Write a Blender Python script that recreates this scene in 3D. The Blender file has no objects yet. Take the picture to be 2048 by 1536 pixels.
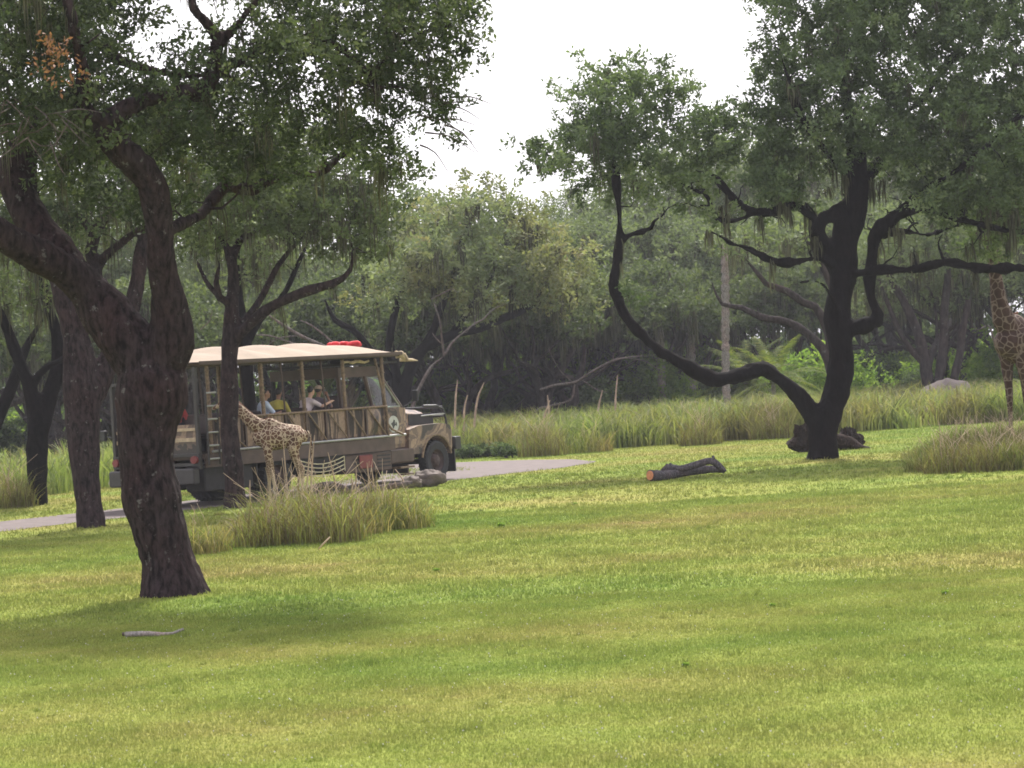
import bpy, math, random
import numpy as np
from mathutils import Vector, Matrix, noise

random.seed(11); RNG = np.random.default_rng(11)
SC = bpy.context.scene; HAZE = .00028
COL = SC.collection
# ------------------------------------------------------------------ camera, sky, sun, exposure
F, ROLL, CAMZ, PITCH = 5700.0, math.radians(3.5), 2.7, 22.0/5700.0
fwd = Vector((0, math.cos(PITCH), -math.sin(PITCH))); r0 = Vector((1, 0, 0)); u0 = r0.cross(fwd)
right = r0*math.cos(ROLL) - u0*math.sin(ROLL); up = r0*math.sin(ROLL) + u0*math.cos(ROLL)
cam_d = bpy.data.cameras.new('camera'); cam = bpy.data.objects.new('camera', cam_d); COL.objects.link(cam)
cam.matrix_world = Matrix(((right.x, up.x, -fwd.x, 0), (right.y, up.y, -fwd.y, 0), (right.z, up.z, -fwd.z, CAMZ), (0, 0, 0, 1)))
cam_d.sensor_width = 36; cam_d.lens = F/2048*36; cam_d.clip_start = .5; cam_d.clip_end = 2500
cam_d.dof.use_dof = True; cam_d.dof.focus_distance = 55; cam_d.dof.aperture_fstop = 7
SC.camera = cam
SUN_EL, SUN_AZ = math.radians(50), math.radians(12)      # sun behind the scene, a little to the right
w = bpy.data.worlds.new('World'); SC.world = w; w.use_nodes = True
nt = w.node_tree; nt.nodes.clear()
sky = nt.nodes.new('ShaderNodeTexSky'); sky.sky_type = 'NISHITA'; sky.sun_disc = False
sky.sun_elevation = SUN_EL; sky.sun_rotation = SUN_AZ; sky.dust_density = 6; sky.air_density = 1.2; sky.ozone_density = 1
hs = nt.nodes.new('ShaderNodeHueSaturation'); hs.inputs['Saturation'].default_value = .28
hs.inputs['Value'].default_value = 1.0
ov = nt.nodes.new('ShaderNodeMix'); ov.data_type = 'RGBA'; ov.inputs[0].default_value = .55
ov.inputs[7].default_value = (15.5, 15.0, 16.2, 1)          # thin even cloud veil over the clear sky
bg = nt.nodes.new('ShaderNodeBackground'); bg.inputs['Strength'].default_value = .08
wo = nt.nodes.new('ShaderNodeOutputWorld')
nt.links.new(sky.outputs[0], hs.inputs['Color']); nt.links.new(hs.outputs[0], ov.inputs[6])
nt.links.new(ov.outputs[2], bg.inputs[0]); nt.links.new(bg.outputs[0], wo.inputs[0])
sd = bpy.data.lights.new('sun', 'SUN'); sun = bpy.data.objects.new('sun', sd); COL.objects.link(sun)
sd.energy = 4.3; sd.angle = math.radians(6); sd.color = (1, .95, .87)
sdir = Vector((math.sin(SUN_AZ)*math.cos(SUN_EL), math.cos(SUN_AZ)*math.cos(SUN_EL), math.sin(SUN_EL)))
sun.rotation_euler = sdir.to_track_quat('Z', 'Y').to_euler()
SC.view_settings.view_transform = 'Standard'; SC.view_settings.look = 'None'
SC.view_settings.exposure = 1.0; SC.view_settings.gamma = 1; SC.view_settings.use_curve_mapping = False
SC.cycles.use_denoising = True
SC.cycles.max_bounces = 6; SC.cycles.diffuse_bounces = 3; SC.cycles.transmission_bounces = 4
SC.cycles.volume_bounces = 0; SC.cycles.transparent_max_bounces = 8
SC.cycles.pixel_filter_type = 'BLACKMAN_HARRIS'; SC.cycles.filter_width = 1.7

def deroll(px, py):
    dx, dy = px-1024, py-768
    return dx*math.cos(ROLL)-dy*math.sin(ROLL), dx*math.sin(ROLL)+dy*math.cos(ROLL)
def at(px, py, D):                                   # a pixel of the photograph (2048 wide) at depth D metres
    X, Y = deroll(px, py); d = r0*X - u0*Y + fwd*F; k = D/d.y
    return Vector((d.x*k, D, CAMZ + d.z*k))
def gnd(px, D): return at(px, 768, D).x              # x of a pixel column (near the horizon) at depth D
def gpt(px, py):                                     # pixel on the ground
    X, Y = deroll(px, py); d = r0*X - u0*Y + fwd*F; k = -CAMZ/d.z
    return Vector((d.x*k, d.y*k, 0))
def ppm(D): return F/D

# ------------------------------------------------------------------ materials
MATS = {}
def nodes_mat(name):
    m = bpy.data.materials.new(name); m.use_nodes = True; t = m.node_tree
    for n in list(t.nodes): t.nodes.remove(n)
    o = t.nodes.new('ShaderNodeOutputMaterial'); MATS[name] = m
    return m, t, o
def N(t, kind, **kw):
    n = t.nodes.new('ShaderNode'+kind)
    for k, v in kw.items():
        if k.startswith('i_'):
            key = k[2:]; key = int(key) if key.isdigit() else key.replace('_', ' ')
            n.inputs[key].default_value = v
        else: setattr(n, k, v)
    return n
def ramp(t, stops, fac=None, interp='LINEAR'):
    r = t.nodes.new('ShaderNodeValToRGB'); cr = r.color_ramp; cr.interpolation = interp
    while len(cr.elements) < len(stops): cr.elements.new(.5)
    for e, (p, c) in zip(cr.elements, stops): e.position = p; e.color = (*c, 1)
    if fac is not None: t.links.new(fac, r.inputs[0])
    return r
def plain(name, col, rough=.6, metal=0, var=.25, scale=6, bump=0, coat=0):
    m, t, o = nodes_mat(name); b = N(t, 'BsdfPrincipled'); L = t.links.new
    tc = N(t, 'TexCoord'); nz = N(t, 'TexNoise', i_Scale=scale, i_Detail=6); L(tc.outputs['Object'], nz.inputs['Vector'])
    c = np.array(col); r = ramp(t, [(.3, tuple(c*(1-var))), (.7, tuple(np.minimum(1, c*(1+var))))], nz.outputs[0])
    L(r.outputs[0], b.inputs['Base Color']); b.inputs['Roughness'].default_value = rough; b.inputs['Metallic'].default_value = metal
    b.inputs['Coat Weight'].default_value = coat
    if bump:
        bp = N(t, 'Bump', i_Strength=bump, i_Distance=.02); n2 = N(t, 'TexNoise', i_Scale=scale*4, i_Detail=5)
        L(tc.outputs['Object'], n2.inputs['Vector']); L(n2.outputs[0], bp.inputs['Height']); L(bp.outputs[0], b.inputs['Normal'])
    L(b.outputs[0], o.inputs[0]); return m
def leaf_mat(name, stops, trans=.35, world_var=None, rough=.65):
    m, t, o = nodes_mat(name); L = t.links.new
    at_ = N(t, 'Attribute', attribute_name='tone'); r = ramp(t, stops, at_.outputs['Fac']); col = r.outputs[0]
    if world_var:
        g = N(t, 'NewGeometry'); nz = N(t, 'TexNoise', i_Scale=world_var[0], i_Detail=3); L(g.outputs['Position'], nz.inputs['Vector'])
        rr = ramp(t, [(.42, (0, 0, 0)), (.62, (1, 1, 1))], nz.outputs[0])
        r2 = ramp(t, world_var[1], at_.outputs['Fac']); mx = N(t, 'Mix', data_type='RGBA')
        L(rr.outputs[0], mx.inputs[0]); L(col, mx.inputs[6]); L(r2.outputs[0], mx.inputs[7]); col = mx.outputs[2]
    b = N(t, 'BsdfPrincipled', i_Roughness=rough); b.inputs['Specular IOR Level'].default_value = .14; L(col, b.inputs['Base Color'])
    tr = N(t, 'BsdfTranslucent'); br = N(t, 'Mix', data_type='RGBA', blend_type='MULTIPLY'); br.inputs[0].default_value = 1
    br.inputs[7].default_value = (1.25, 1.3, .7, 1); L(col, br.inputs[6]); L(br.outputs[2], tr.inputs[0])
    ms = N(t, 'MixShader', i_0=trans); L(b.outputs[0], ms.inputs[1]); L(tr.outputs[0], ms.inputs[2]); L(ms.outputs[0], o.inputs[0])
    return m
def bark_mat(name, dark, mid, pale, scale=1., lichen=.62):
    m, t, o = nodes_mat(name); L = t.links.new
    tc = N(t, 'TexCoord'); mp = N(t, 'Mapping'); mp.inputs['Scale'].default_value = (1, 1, .35); L(tc.outputs['Object'], mp.inputs[0])
    n1 = N(t, 'TexNoise', i_Scale=14*scale, i_Detail=8, i_Roughness=.65); L(mp.outputs[0], n1.inputs['Vector'])
    n2 = N(t, 'TexNoise', i_Scale=1.3*scale, i_Detail=5); L(tc.outputs['Object'], n2.inputs['Vector'])
    n3 = N(t, 'TexNoise', i_Scale=7*scale, i_Detail=6, i_Roughness=.7); L(tc.outputs['Object'], n3.inputs['Vector'])
    r = ramp(t, [(.35, dark), (.62, mid)], n1.outputs[0])
    red = ramp(t, [(.42, (1, 1, 1)), (.68, (1.12, .93, .9))], n2.outputs[0])
    mx = N(t, 'Mix', data_type='RGBA', blend_type='MULTIPLY'); mx.inputs[0].default_value = 1; L(r.outputs[0], mx.inputs[6]); L(red.outputs[0], mx.inputs[7])
    lr = ramp(t, [(lichen, (0, 0, 0)), (lichen+.07, (.8, .8, .8))], n3.outputs[0])
    m2 = N(t, 'Mix', data_type='RGBA'); L(lr.outputs[0], m2.inputs[0]); L(mx.outputs[2], m2.inputs[6]); m2.inputs[7].default_value = (*pale, 1)
    b = N(t, 'BsdfPrincipled', i_Roughness=.95); b.inputs['Specular IOR Level'].default_value = .08; L(m2.outputs[2], b.inputs['Base Color'])
    bp = N(t, 'Bump', i_Strength=.8, i_Distance=.05); L(n1.outputs[0], bp.inputs['Height']); L(bp.outputs[0], b.inputs['Normal'])
    L(b.outputs[0], o.inputs[0]); return m

M_bark = bark_mat('oak_bark', (.007, .005, .0055), (.042, .030, .032), (.13, .125, .12), lichen=.61)
M_barkd = bark_mat('dark_bark', (.002, .0016, .0016), (.008, .0065, .0065), (.024, .024, .022), lichen=.70)
M_barkf = bark_mat('far_bark', (.012, .010, .010), (.05, .042, .042), (.11, .11, .105), .6)
M_dead = bark_mat('dead_wood', (.05, .044, .042), (.15, .13, .125), (.26, .245, .24), 1.2)
M_palmb = bark_mat('palm_bark', (.09, .08, .07), (.27, .25, .23), (.36, .34, .32), 2)
g_oak = [(0, (.024, .038, .018)), (.45, (.072, .106, .050)), (.8, (.128, .175, .086)), (1, (.21, .26, .14))]
M_leafA = leaf_mat('oak_leaves_near', [(0, (.018, .026, .014)), (.45, (.046, .066, .032)), (.8, (.085, .112, .056)), (1, (.17, .195, .105))])
M_leafB = leaf_mat('oak_leaves', g_oak)
M_leafC = leaf_mat('oak_leaves_olive', [(0, (.03, .042, .02)), (.5, (.068, .094, .042)), (1, (.13, .16, .075))])
M_leafG = leaf_mat('turning_leaves', [(0, (.07, .10, .052)), (.5, (.155, .195, .105)), (1, (.24, .28, .165))], .35,
                   (.35, [(0, (.085, .10, .045)), (.6, (.19, .195, .09)), (1, (.26, .225, .13))]))
M_leafF = leaf_mat('far_leaves', [(0, (.05, .07, .038)), (.5, (.11, .145, .072)), (1, (.18, .215, .12))])
M_shrub = leaf_mat('bright_shrub_leaves', [(0, (.05, .10, .02)), (.5, (.13, .21, .045)), (1, (.26, .34, .09))], .6)
M_palm = leaf_mat('palm_fronds', rough=.9, stops=[(0, (.04, .06, .015)), (.6, (.11, .14, .035)), (1, (.2, .19, .06))], trans=.4)
M_moss = leaf_mat('spanish_moss', [(0, (.035, .035, .024)), (.6, (.07, .07, .048)), (1, (.11, .11, .08))], .3)
M_dry = leaf_mat('dead_leaves', [(0, (.10, .05, .03)), (1, (.26, .13, .075))], .3)

def ground_mat():
    m, t, o = nodes_mat('lawn_soil'); L = t.links.new
    g = N(t, 'NewGeometry'); n1 = N(t, 'TexNoise', i_Scale=.16, i_Detail=5, i_Roughness=.55); n2 = N(t, 'TexNoise', i_Scale=9, i_Detail=8, i_Roughness=.75)
    mp = N(t, 'Mapping'); mp.inputs['Scale'].default_value = (.7, 1, 1); L(g.outputs['Position'], mp.inputs[0])
    L(mp.outputs[0], n1.inputs['Vector']); L(g.outputs['Position'], n2.inputs['Vector'])
    r1 = ramp(t, [(.34, (.12, .175, .028)), (.5, (.18, .21, .042)), (.64, (.22, .205, .06)), (.76, (.23, .17, .07))], n1.outputs[0])
    r2 = ramp(t, [(.3, (.55, .55, .5)), (.6, (1.1, 1.1, 1))], n2.outputs[0])
    mx = N(t, 'Mix', data_type='RGBA', blend_type='MULTIPLY'); mx.inputs[0].default_value = 1
    L(r1.outputs[0], mx.inputs[6]); L(r2.outputs[0], mx.inputs[7])
    b = N(t, 'BsdfPrincipled', i_Roughness=1); b.inputs['Specular IOR Level'].default_value = .1; L(mx.outputs[2], b.inputs['Base Color'])
    bp = N(t, 'Bump', i_Strength=.6, i_Distance=.05); L(n2.outputs[0], bp.inputs['Height']); L(bp.outputs[0], b.inputs['Normal'])
    L(b.outputs[0], o.inputs[0]); return m
def lawn_mat():
    m, t, o = nodes_mat('lawn_blades'); L = t.links.new
    g = N(t, 'NewGeometry'); at_ = N(t, 'Attribute', attribute_name='tone')
    mp = N(t, 'Mapping'); mp.inputs['Scale'].default_value = (.7, 1, 1); L(g.outputs['Position'], mp.inputs[0])
    n1 = N(t, 'TexNoise', i_Scale=.16, i_Detail=5, i_Roughness=.55); L(mp.outputs[0], n1.inputs['Vector'])
    n2 = N(t, 'TexNoise', i_Scale=2.2, i_Detail=7, i_Roughness=.7); L(g.outputs['Position'], n2.inputs['Vector'])
    a = N(t, 'Math', operation='MULTIPLY_ADD', i_1=.45, i_2=-.235); L(n2.outputs[0], a.inputs[0])
    s = N(t, 'Math', operation='ADD'); L(n1.outputs[0], s.inputs[0]); L(a.outputs[0], s.inputs[1])
    r1 = ramp(t, [(.28, (.122, .195, .036)), (.45, (.180, .226, .048)), (.58, (.214, .230, .060)), (.70, (.235, .212, .078)), (.82, (.25, .165, .09))], s.outputs[0])
    r2 = ramp(t, [(0, (.6, .63, .55)), (.5, (.98, .98, .98)), (.93, (1.35, 1.3, 1.25)), (1, (1.9, 1.75, 2.0))], at_.outputs['Fac'])
    mx = N(t, 'Mix', data_type='RGBA', blend_type='MULTIPLY'); mx.inputs[0].default_value = 1
    L(r1.outputs[0], mx.inputs[6]); L(r2.outputs[0], mx.inputs[7])
    b = N(t, 'BsdfPrincipled', i_Roughness=.7); b.inputs['Specular IOR Level'].default_value = .2; L(mx.outputs[2], b.inputs['Base Color'])
    tr = N(t, 'BsdfTranslucent'); L(mx.outputs[2], tr.inputs[0]); ms = N(t, 'MixShader', i_0=.35)
    L(b.outputs[0], ms.inputs[1]); L(tr.outputs[0], ms.inputs[2]); L(ms.outputs[0], o.inputs[0]); return m
M_ground, M_lawn = ground_mat(), lawn_mat()
M_tall = leaf_mat('tall_grass', [(0, (.05, .075, .02)), (.4, (.12, .165, .04)), (.7, (.20, .22, .075)), (1, (.33, .29, .16))], .4,
                  (.45, [(0, (.07, .055, .025)), (.5, (.16, .13, .06)), (1, (.32, .25, .15))]), .7)
M_tallf = leaf_mat('far_tall_grass', [(0, (.065, .10, .028)), (.5, (.15, .195, .062)), (.8, (.235, .265, .105)), (1, (.32, .31, .17))], .4,
                  (.28, [(0, (.07, .07, .03)), (.5, (.155, .145, .06)), (1, (.27, .23, .13))]), .7)
M_road = plain('road_surface', (.092, .07, .067), .95, var=.25, scale=2.5, bump=.5)
M_kerb = plain('road_edge', (.13, .12, .12), .9, var=.2, scale=5, bump=.4)
M_rock = plain('rock', (.10, .08, .07), .9, var=.45, scale=4, bump=.8)
M_flower = plain('lawn_flowers', (.42, .41, .38), .8, var=.1)

# ------------------------------------------------------------------ object helpers
def new_obj(name, data, parent=None, loc=(0, 0, 0)):
    o = bpy.data.objects.new(name, data); COL.objects.link(o); o.location = loc
    if parent is not None: o.parent = parent
    return o
def thing(name, label, cat, loc=(0, 0, 0), rz=0, group=None, scale=None):
    o = new_obj(name, None, None, loc); o.rotation_euler = (0, 0, rz); o.empty_display_size = .3
    if scale: o.scale = scale
    o['label'] = label; o['category'] = cat
    if group: o['group'] = group
    return o
def tag(o, label, cat, group=None, kind=None):
    if label: o['label'] = label
    if cat: o['category'] = cat
    if group: o['group'] = group
    if kind: o['kind'] = kind
    return o
def copy_tree(o, loc=None, rz=None, scale=None, label=None, group=None):
    c = o.copy(); COL.objects.link(c)
    if loc is not None: c.location = loc
    if rz is not None: c.rotation_euler = (0, 0, rz)
    if scale is not None: c.scale = scale
    if label: c['label'] = label
    if group: c['group'] = group
    for ch in list(o.children):
        d = ch.copy(); COL.objects.link(d); d.parent = c
        for g in list(ch.children):
            e = g.copy(); COL.objects.link(e); e.parent = d
    return c
def fast_mesh(name, V, counts_or_k, idx, mat, smooth=False, tone=None):
    """V (n,3); faces all with k corners, idx flat array"""
    me = bpy.data.meshes.new(name); k = counts_or_k; nf = len(idx)//k
    me.vertices.add(len(V)); me.vertices.foreach_set('co', np.asarray(V, dtype=np.float32).ravel())
    me.loops.add(len(idx)); me.loops.foreach_set('vertex_index', np.asarray(idx, dtype=np.int32))
    me.polygons.add(nf); me.polygons.foreach_set('loop_start', np.arange(0, nf*k, k, dtype=np.int32))
    if smooth: me.polygons.foreach_set('use_smooth', np.ones(nf, dtype=bool))
    if tone is not None:
        a = me.attributes.new('tone', 'FLOAT', 'POINT'); a.data.foreach_set('value', np.asarray(tone, dtype=np.float32))
    me.materials.append(mat); me.update(calc_edges=True); return me

class MB:
    """collects shapes and links them as one mesh object"""
    def __init__(s): s.v = []; s.f = []
    def add(s, vs, fs):
        n = len(s.v); s.v += [tuple(v) for v in vs]; s.f += [tuple(i+n for i in f) for f in fs]; return s
    def box(s, a, b, bev=0):
        x0, y0, z0 = [min(p, q) for p, q in zip(a, b)]; x1, y1, z1 = [max(p, q) for p, q in zip(a, b)]
        if not bev:
            return s.add([(x0, y0, z0), (x1, y0, z0), (x1, y1, z0), (x0, y1, z0), (x0, y0, z1), (x1, y0, z1), (x1, y1, z1), (x0, y1, z1)],
                         [(0, 3, 2, 1), (4, 5, 6, 7), (0, 1, 5, 4), (1, 2, 6, 5), (2, 3, 7, 6), (3, 0, 4, 7)])
        c = bev; ring = [(x0+c, y0), (x1-c, y0), (x1, y0+c), (x1, y1-c), (x1-c, y1), (x0+c, y1), (x0, y1-c), (x0, y0+c)]
        cx, cy = (x0+x1)/2, (y0+y1)/2; sx = 1-2*c/max(x1-x0, 1e-6); sy = 1-2*c/max(y1-y0, 1e-6)
        ins = [(cx+(p-cx)*sx, cy+(q-cy)*sy) for p, q in ring]
        vs = [(p, q, z0) for p, q in ins]+[(p, q, z0+c) for p, q in ring]+[(p, q, z1-c) for p, q in ring]+[(p, q, z1) for p, q in ins]
        fs = [tuple(range(7, -1, -1)), tuple(range(24, 32))]
        for k in range(3):
            for i in range(8): fs.append((k*8+i, k*8+(i+1) % 8, k*8+8+(i+1) % 8, k*8+8+i))
        return s.add(vs, fs)
    def tube(s, pts, rad, n=8, cap=True, twist=0, squash=1):
        P = [Vector(p) for p in pts]; R = rad if hasattr(rad, '__len__') else [rad]*len(P)
        t0 = (P[1]-P[0]).normalized(); a = t0.orthogonal().normalized(); vs = []
        for i, p in enumerate(P):
            t = ((P[min(i+1, len(P)-1)]-P[max(i-1, 0)])).normalized()
            a = (a-t*a.dot(t)).normalized(); b = t.cross(a)
            for k in range(n):
                th = 2*math.pi*k/n+twist; vs.append(p+(a*math.cos(th)+b*math.sin(th)*squash)*R[i])
        fs = [(i*n+k, i*n+(k+1) % n, (i+1)*n+(k+1) % n, (i+1)*n+k) for i in range(len(P)-1) for k in range(n)]
        if cap: fs += [tuple(range(n-1, -1, -1)), tuple(range((len(P)-1)*n, len(P)*n))]
        return s.add(vs, fs)
    def prism(s, poly, y0, y1):
        """outline in x,z pushed from y0 to y1"""
        n = len(poly); vs = [(x, y0, z) for x, z in poly]+[(x, y1, z) for x, z in poly]
        return s.add(vs, [tuple(range(n)), tuple(range(2*n-1, n-1, -1))]+[(i, i+n, (i+1) % n+n, (i+1) % n) for i in range(n)])
    def lathe_y(s, prof, c, n=28):
        """profile (r, y) spun about the y axis through c"""
        vs = []; m = len(prof)
        for k in range(n):
            th = 2*math.pi*k/n
            for r, y in prof: vs.append((c[0]+r*math.cos(th), c[1]+y, c[2]+r*math.sin(th)))
        return s.add(vs, [(k*m+i, ((k+1) % n)*m+i, ((k+1) % n)*m+i+1, k*m+i+1) for k in range(n) for i in range(m-1)])
    def ball(s, c, r, n=10, m=6):
        r = r if hasattr(r, '__len__') else (r, r, r); vs = []; fs = []
        for i in range(m+1):
            ph = math.pi*i/m
            for k in range(n):
                th = 2*math.pi*k/n; vs.append((c[0]+r[0]*math.sin(ph)*math.cos(th), c[1]+r[1]*math.sin(ph)*math.sin(th), c[2]+r[2]*math.cos(ph)))
        for i in range(m):
            for k in range(n): fs.append((i*n+k, (i+1)*n+k, (i+1)*n+(k+1) % n, i*n+(k+1) % n))
        return s.add(vs, fs)
    def cone(s, a, b, ra, rb, n=12):
        """rounded tapered capsule"""
        a, b = Vector(a), Vector(b); d = (b-a); L = d.length or 1e-6; t = d/L; pts = []; rs = []
        for q in (-1, -.85, -.5): pts.append(a+t*ra*q); rs.append(max(ra*math.sqrt(1-q*q), ra*.02))
        pts += [a, b]; rs += [ra, rb]
        for q in (.5, .85, 1): pts.append(b+t*rb*q); rs.append(max(rb*math.sqrt(1-q*q), rb*.02))
        return s.tube(pts, rs, n)
    def chain(s, seq, n=12):
        for (a, ra), (b, rb) in zip(seq, seq[1:]): s.cone(a, b, ra, rb, n)
        return s
    def mesh(s, name, mat, smooth=False):
        me = bpy.data.meshes.new(name); me.from_pydata(s.v, [], s.f)
        if mat: me.materials.append(mat)
        if smooth: me.polygons.foreach_set('use_smooth', [True]*len(me.polygons))
        me.update(); return me
    def build(s, name, mat, parent=None, smooth=False, loc=(0, 0, 0)):
        return new_obj(name, s.mesh(name, mat, smooth), parent, loc)

def remeshed(mb, name, mat, voxel, smooth_it=4, disp=None):
    """one continuous skin over overlapping shapes"""
    me = mb.mesh(name+'_raw', mat); o = new_obj(name, me)
    r = o.modifiers.new('r', 'REMESH'); r.mode = 'VOXEL'; r.voxel_size = voxel
    if smooth_it: q = o.modifiers.new('s', 'SMOOTH'); q.iterations = smooth_it; q.factor = .5
    dg = bpy.context.evaluated_depsgraph_get(); ev = o.evaluated_get(dg); out = bpy.data.meshes.new_from_object(ev)
    bpy.data.objects.remove(o); bpy.data.meshes.remove(me); out.name = name
    if disp:
        n = len(out.vertices); co = np.empty(n*3, np.float32); no = np.empty(n*3, np.float32)
        out.vertices.foreach_get('co', co); out.vertices.foreach_get('normal', no); co = co.reshape(-1, 3); no = no.reshape(-1, 3)
        d = np.array([disp(Vector(c)) for c in co.tolist()], dtype=np.float32); co += no*d[:, None]
        out.vertices.foreach_set('co', co.ravel())
    out.polygons.foreach_set('use_smooth', [True]*len(out.polygons))
    if not out.materials: out.materials.append(mat)
    out.update(); return out

# ------------------------------------------------------------------ foliage and trees
def spline(pts, step):
    """Catmull-Rom through (x,y,z,r) rows"""
    P = np.array(pts, float); P = np.vstack([2*P[0]-P[1], P, 2*P[-1]-P[-2]]); out = []
    for i in range(1, len(P)-2):
        n = max(1, int(np.linalg.norm(P[i+1, :3]-P[i, :3])/step)); t = np.arange(n)/n
        a, b, c, d = P[i-1:i+3]
        out.append(.5*((2*b)+np.outer(t, c-a)+np.outer(t**2, 2*a-5*b+4*c-d)+np.outer(t**3, 3*b-a-3*c+d)))
    out.append(P[-2:-1]); out = np.vstack(out); out[:, 3] = np.maximum(out[:, 3], .004); return out
def tubes(lines, sides):
    """many thin branches as one array: each line (m,4)"""
    V = []; I = []; base = 0
    for ln in lines:
        P = ln[:, :3]; R = ln[:, 3]; m = len(P); T = np.gradient(P, axis=0); T /= np.linalg.norm(T, axis=1)[:, None]+1e-9
        ref = np.array([0, 0, 1.]) if abs(T[0, 2]) < .8 else np.array([1., 0, 0])
        A = np.cross(T, ref); A /= np.linalg.norm(A, axis=1)[:, None]+1e-9; B = np.cross(T, A)
        th = np.arange(sides)*2*np.pi/sides
        ring = P[:, None]+(A[:, None]*np.cos(th)[None, :, None]+B[:, None]*np.sin(th)[None, :, None])*R[:, None, None]
        V.append(ring.reshape(-1, 3)); i = np.arange(m-1)[:, None]*sides; k = np.arange(sides)[None]; k2 = (k+1) % sides
        q = np.stack([i+k, i+k2, i+sides+k2, i+sides+k], -1).reshape(-1)+base; I.append(q); base += m*sides
    return np.vstack(V), np.concatenate(I)
def sample_blobs(blobs, spacing, rng):
    """points spread through ellipsoids (cx,cy,cz,rx,ry,rz) keeping a spacing, denser towards the shell"""
    out = []
    for b in blobs:
        c = np.array(b[:3]); r = np.array(b[3:6]); n = int(4.19*r.prod()/(spacing**3)*1.0*(b[6] if len(b) > 6 else 1))+3
        d = rng.normal(size=(n, 3)); d /= np.linalg.norm(d, axis=1)[:, None]
        rad = rng.random(n)**.45*(.82+.3*rng.random(n)); out.append(c+d*rad[:, None]*r)
    P = np.vstack(out); rng.shuffle(P); keep = []
    cell = {}; s2 = (spacing*.55)**2
    for p in P:
        k = tuple((p//spacing).astype(int)); ok = True
        for dx in (-1, 0, 1):
            for dy in (-1, 0, 1):
                for dz in (-1, 0, 1):
                    for q in cell.get((k[0]+dx, k[1]+dy, k[2]+dz), ()):
                        if ((p-q)**2).sum() < s2: ok = False; break
                    if not ok: break
                if not ok: break
            if not ok: break
        if ok: cell.setdefault(k, []).append(p); keep.append(p)
    return np.array(keep)
def grow(limbs, targets, rng, k0=.016, rmax=.10, wig=.12):
    """branches from the limbs out to every target, each starting at the nearest wood grown so far"""
    cap = sum(len(l) for l in limbs)+len(targets)*5; NP = np.zeros((cap, 3)); NR = np.zeros(cap); n = 0
    for l in limbs:
        NP[n:n+len(l)] = l[:, :3]; NR[n:n+len(l)] = l[:, 3]; n += len(l)
    d0 = np.array([np.min(((NP[:n]-t)**2).sum(1)) for t in targets]); order = np.argsort(d0); lines = []
    for j in order:
        t = targets[j]; d = np.sqrt(((NP[:n]-t)**2).sum(1)); cost = d+.25*np.maximum(0, NP[:n, 2]-t[2])+np.where(NR[:n] < .008, .15*d, 0)
        i = int(np.argmin(cost)); a = NP[i]; L = d[i]
        if L < .05: continue
        r_a = min(NR[i]*.75, k0*.6+k0*L, rmax); tt = np.linspace(0, 1, 5)[:, None]
        off = rng.normal(size=3)*wig*L; off2 = rng.normal(size=3)*wig*.6*L; off[2] = abs(off[2])*.6
        P = a+(t-a)*tt+off*np.sin(np.pi*tt)+off2*np.sin(2*np.pi*tt); R = np.linspace(r_a, max(.0035, r_a*.3), 5)
        lines.append(np.hstack([P, R[:, None]])); NP[n:n+4] = P[1:]; NR[n:n+4] = R[1:]; n += 4
    return lines
def leaves(name, centers, r, per, leaf, mat, rng, origin, flat=.7, sprigs=6, tone_lo=.0, tone_hi=1., aspect=.45, shift=None):
    """sprigs of small leaves round every clump centre; one mesh"""
    n = len(centers); S = sprigs; per_s = max(1, per//S)
    d = rng.normal(size=(n, S, 3)); d /= np.linalg.norm(d, axis=2)[..., None]; d[..., 2] = d[..., 2]*flat+.12
    sp = centers[:, None]+d*r*(.35+.65*rng.random((n, S, 1)))
    ct = (rng.random((n, 1, 1))*.5+rng.random((n, S, 1))*.25)
    ax = d*.8+rng.normal(size=(n, S, 3))*.5; ax /= np.linalg.norm(ax, axis=2)[..., None]
    tpos = rng.random((n, S, per_s, 1)); ld = ax[:, :, None]*.7+rng.normal(size=(n, S, per_s, 3))*.75
    ld /= np.linalg.norm(ld, axis=3)[..., None]
    L = leaf*(.6+.8*rng.random((n, S, per_s, 1)))
    base = sp[:, :, None]+ax[:, :, None]*(tpos-.4)*r*.7+rng.normal(size=(n, S, per_s, 3))*r*.12
    sd_ = np.cross(ld, rng.normal(size=ld.shape)); sd_ /= np.linalg.norm(sd_, axis=3)[..., None]+1e-9
    tone = np.clip(ct[:, :, None]+rng.random((n, S, per_s, 1))*.35, 0, 1)*(tone_hi-tone_lo)+tone_lo
    if shift is not None: tone = np.clip(tone+shift(centers)[:, None, None, None], 0, 1)
    b = base.reshape(-1, 3); ld = ld.reshape(-1, 3); s_ = sd_.reshape(-1, 3); L = L.reshape(-1, 1); tn = tone.reshape(-1)
    nrm = np.cross(ld, s_)
    V = np.stack([b, b+ld*L*.5+s_*L*aspect*.5+nrm*L*.08, b+ld*L, b+ld*L*.5-s_*L*aspect*.5+nrm*L*.08], 1).reshape(-1, 3)-np.array(origin)
    return fast_mesh(name, V, 4, np.arange(len(V)), mat, tone=np.repeat(tn, 4))
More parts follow.
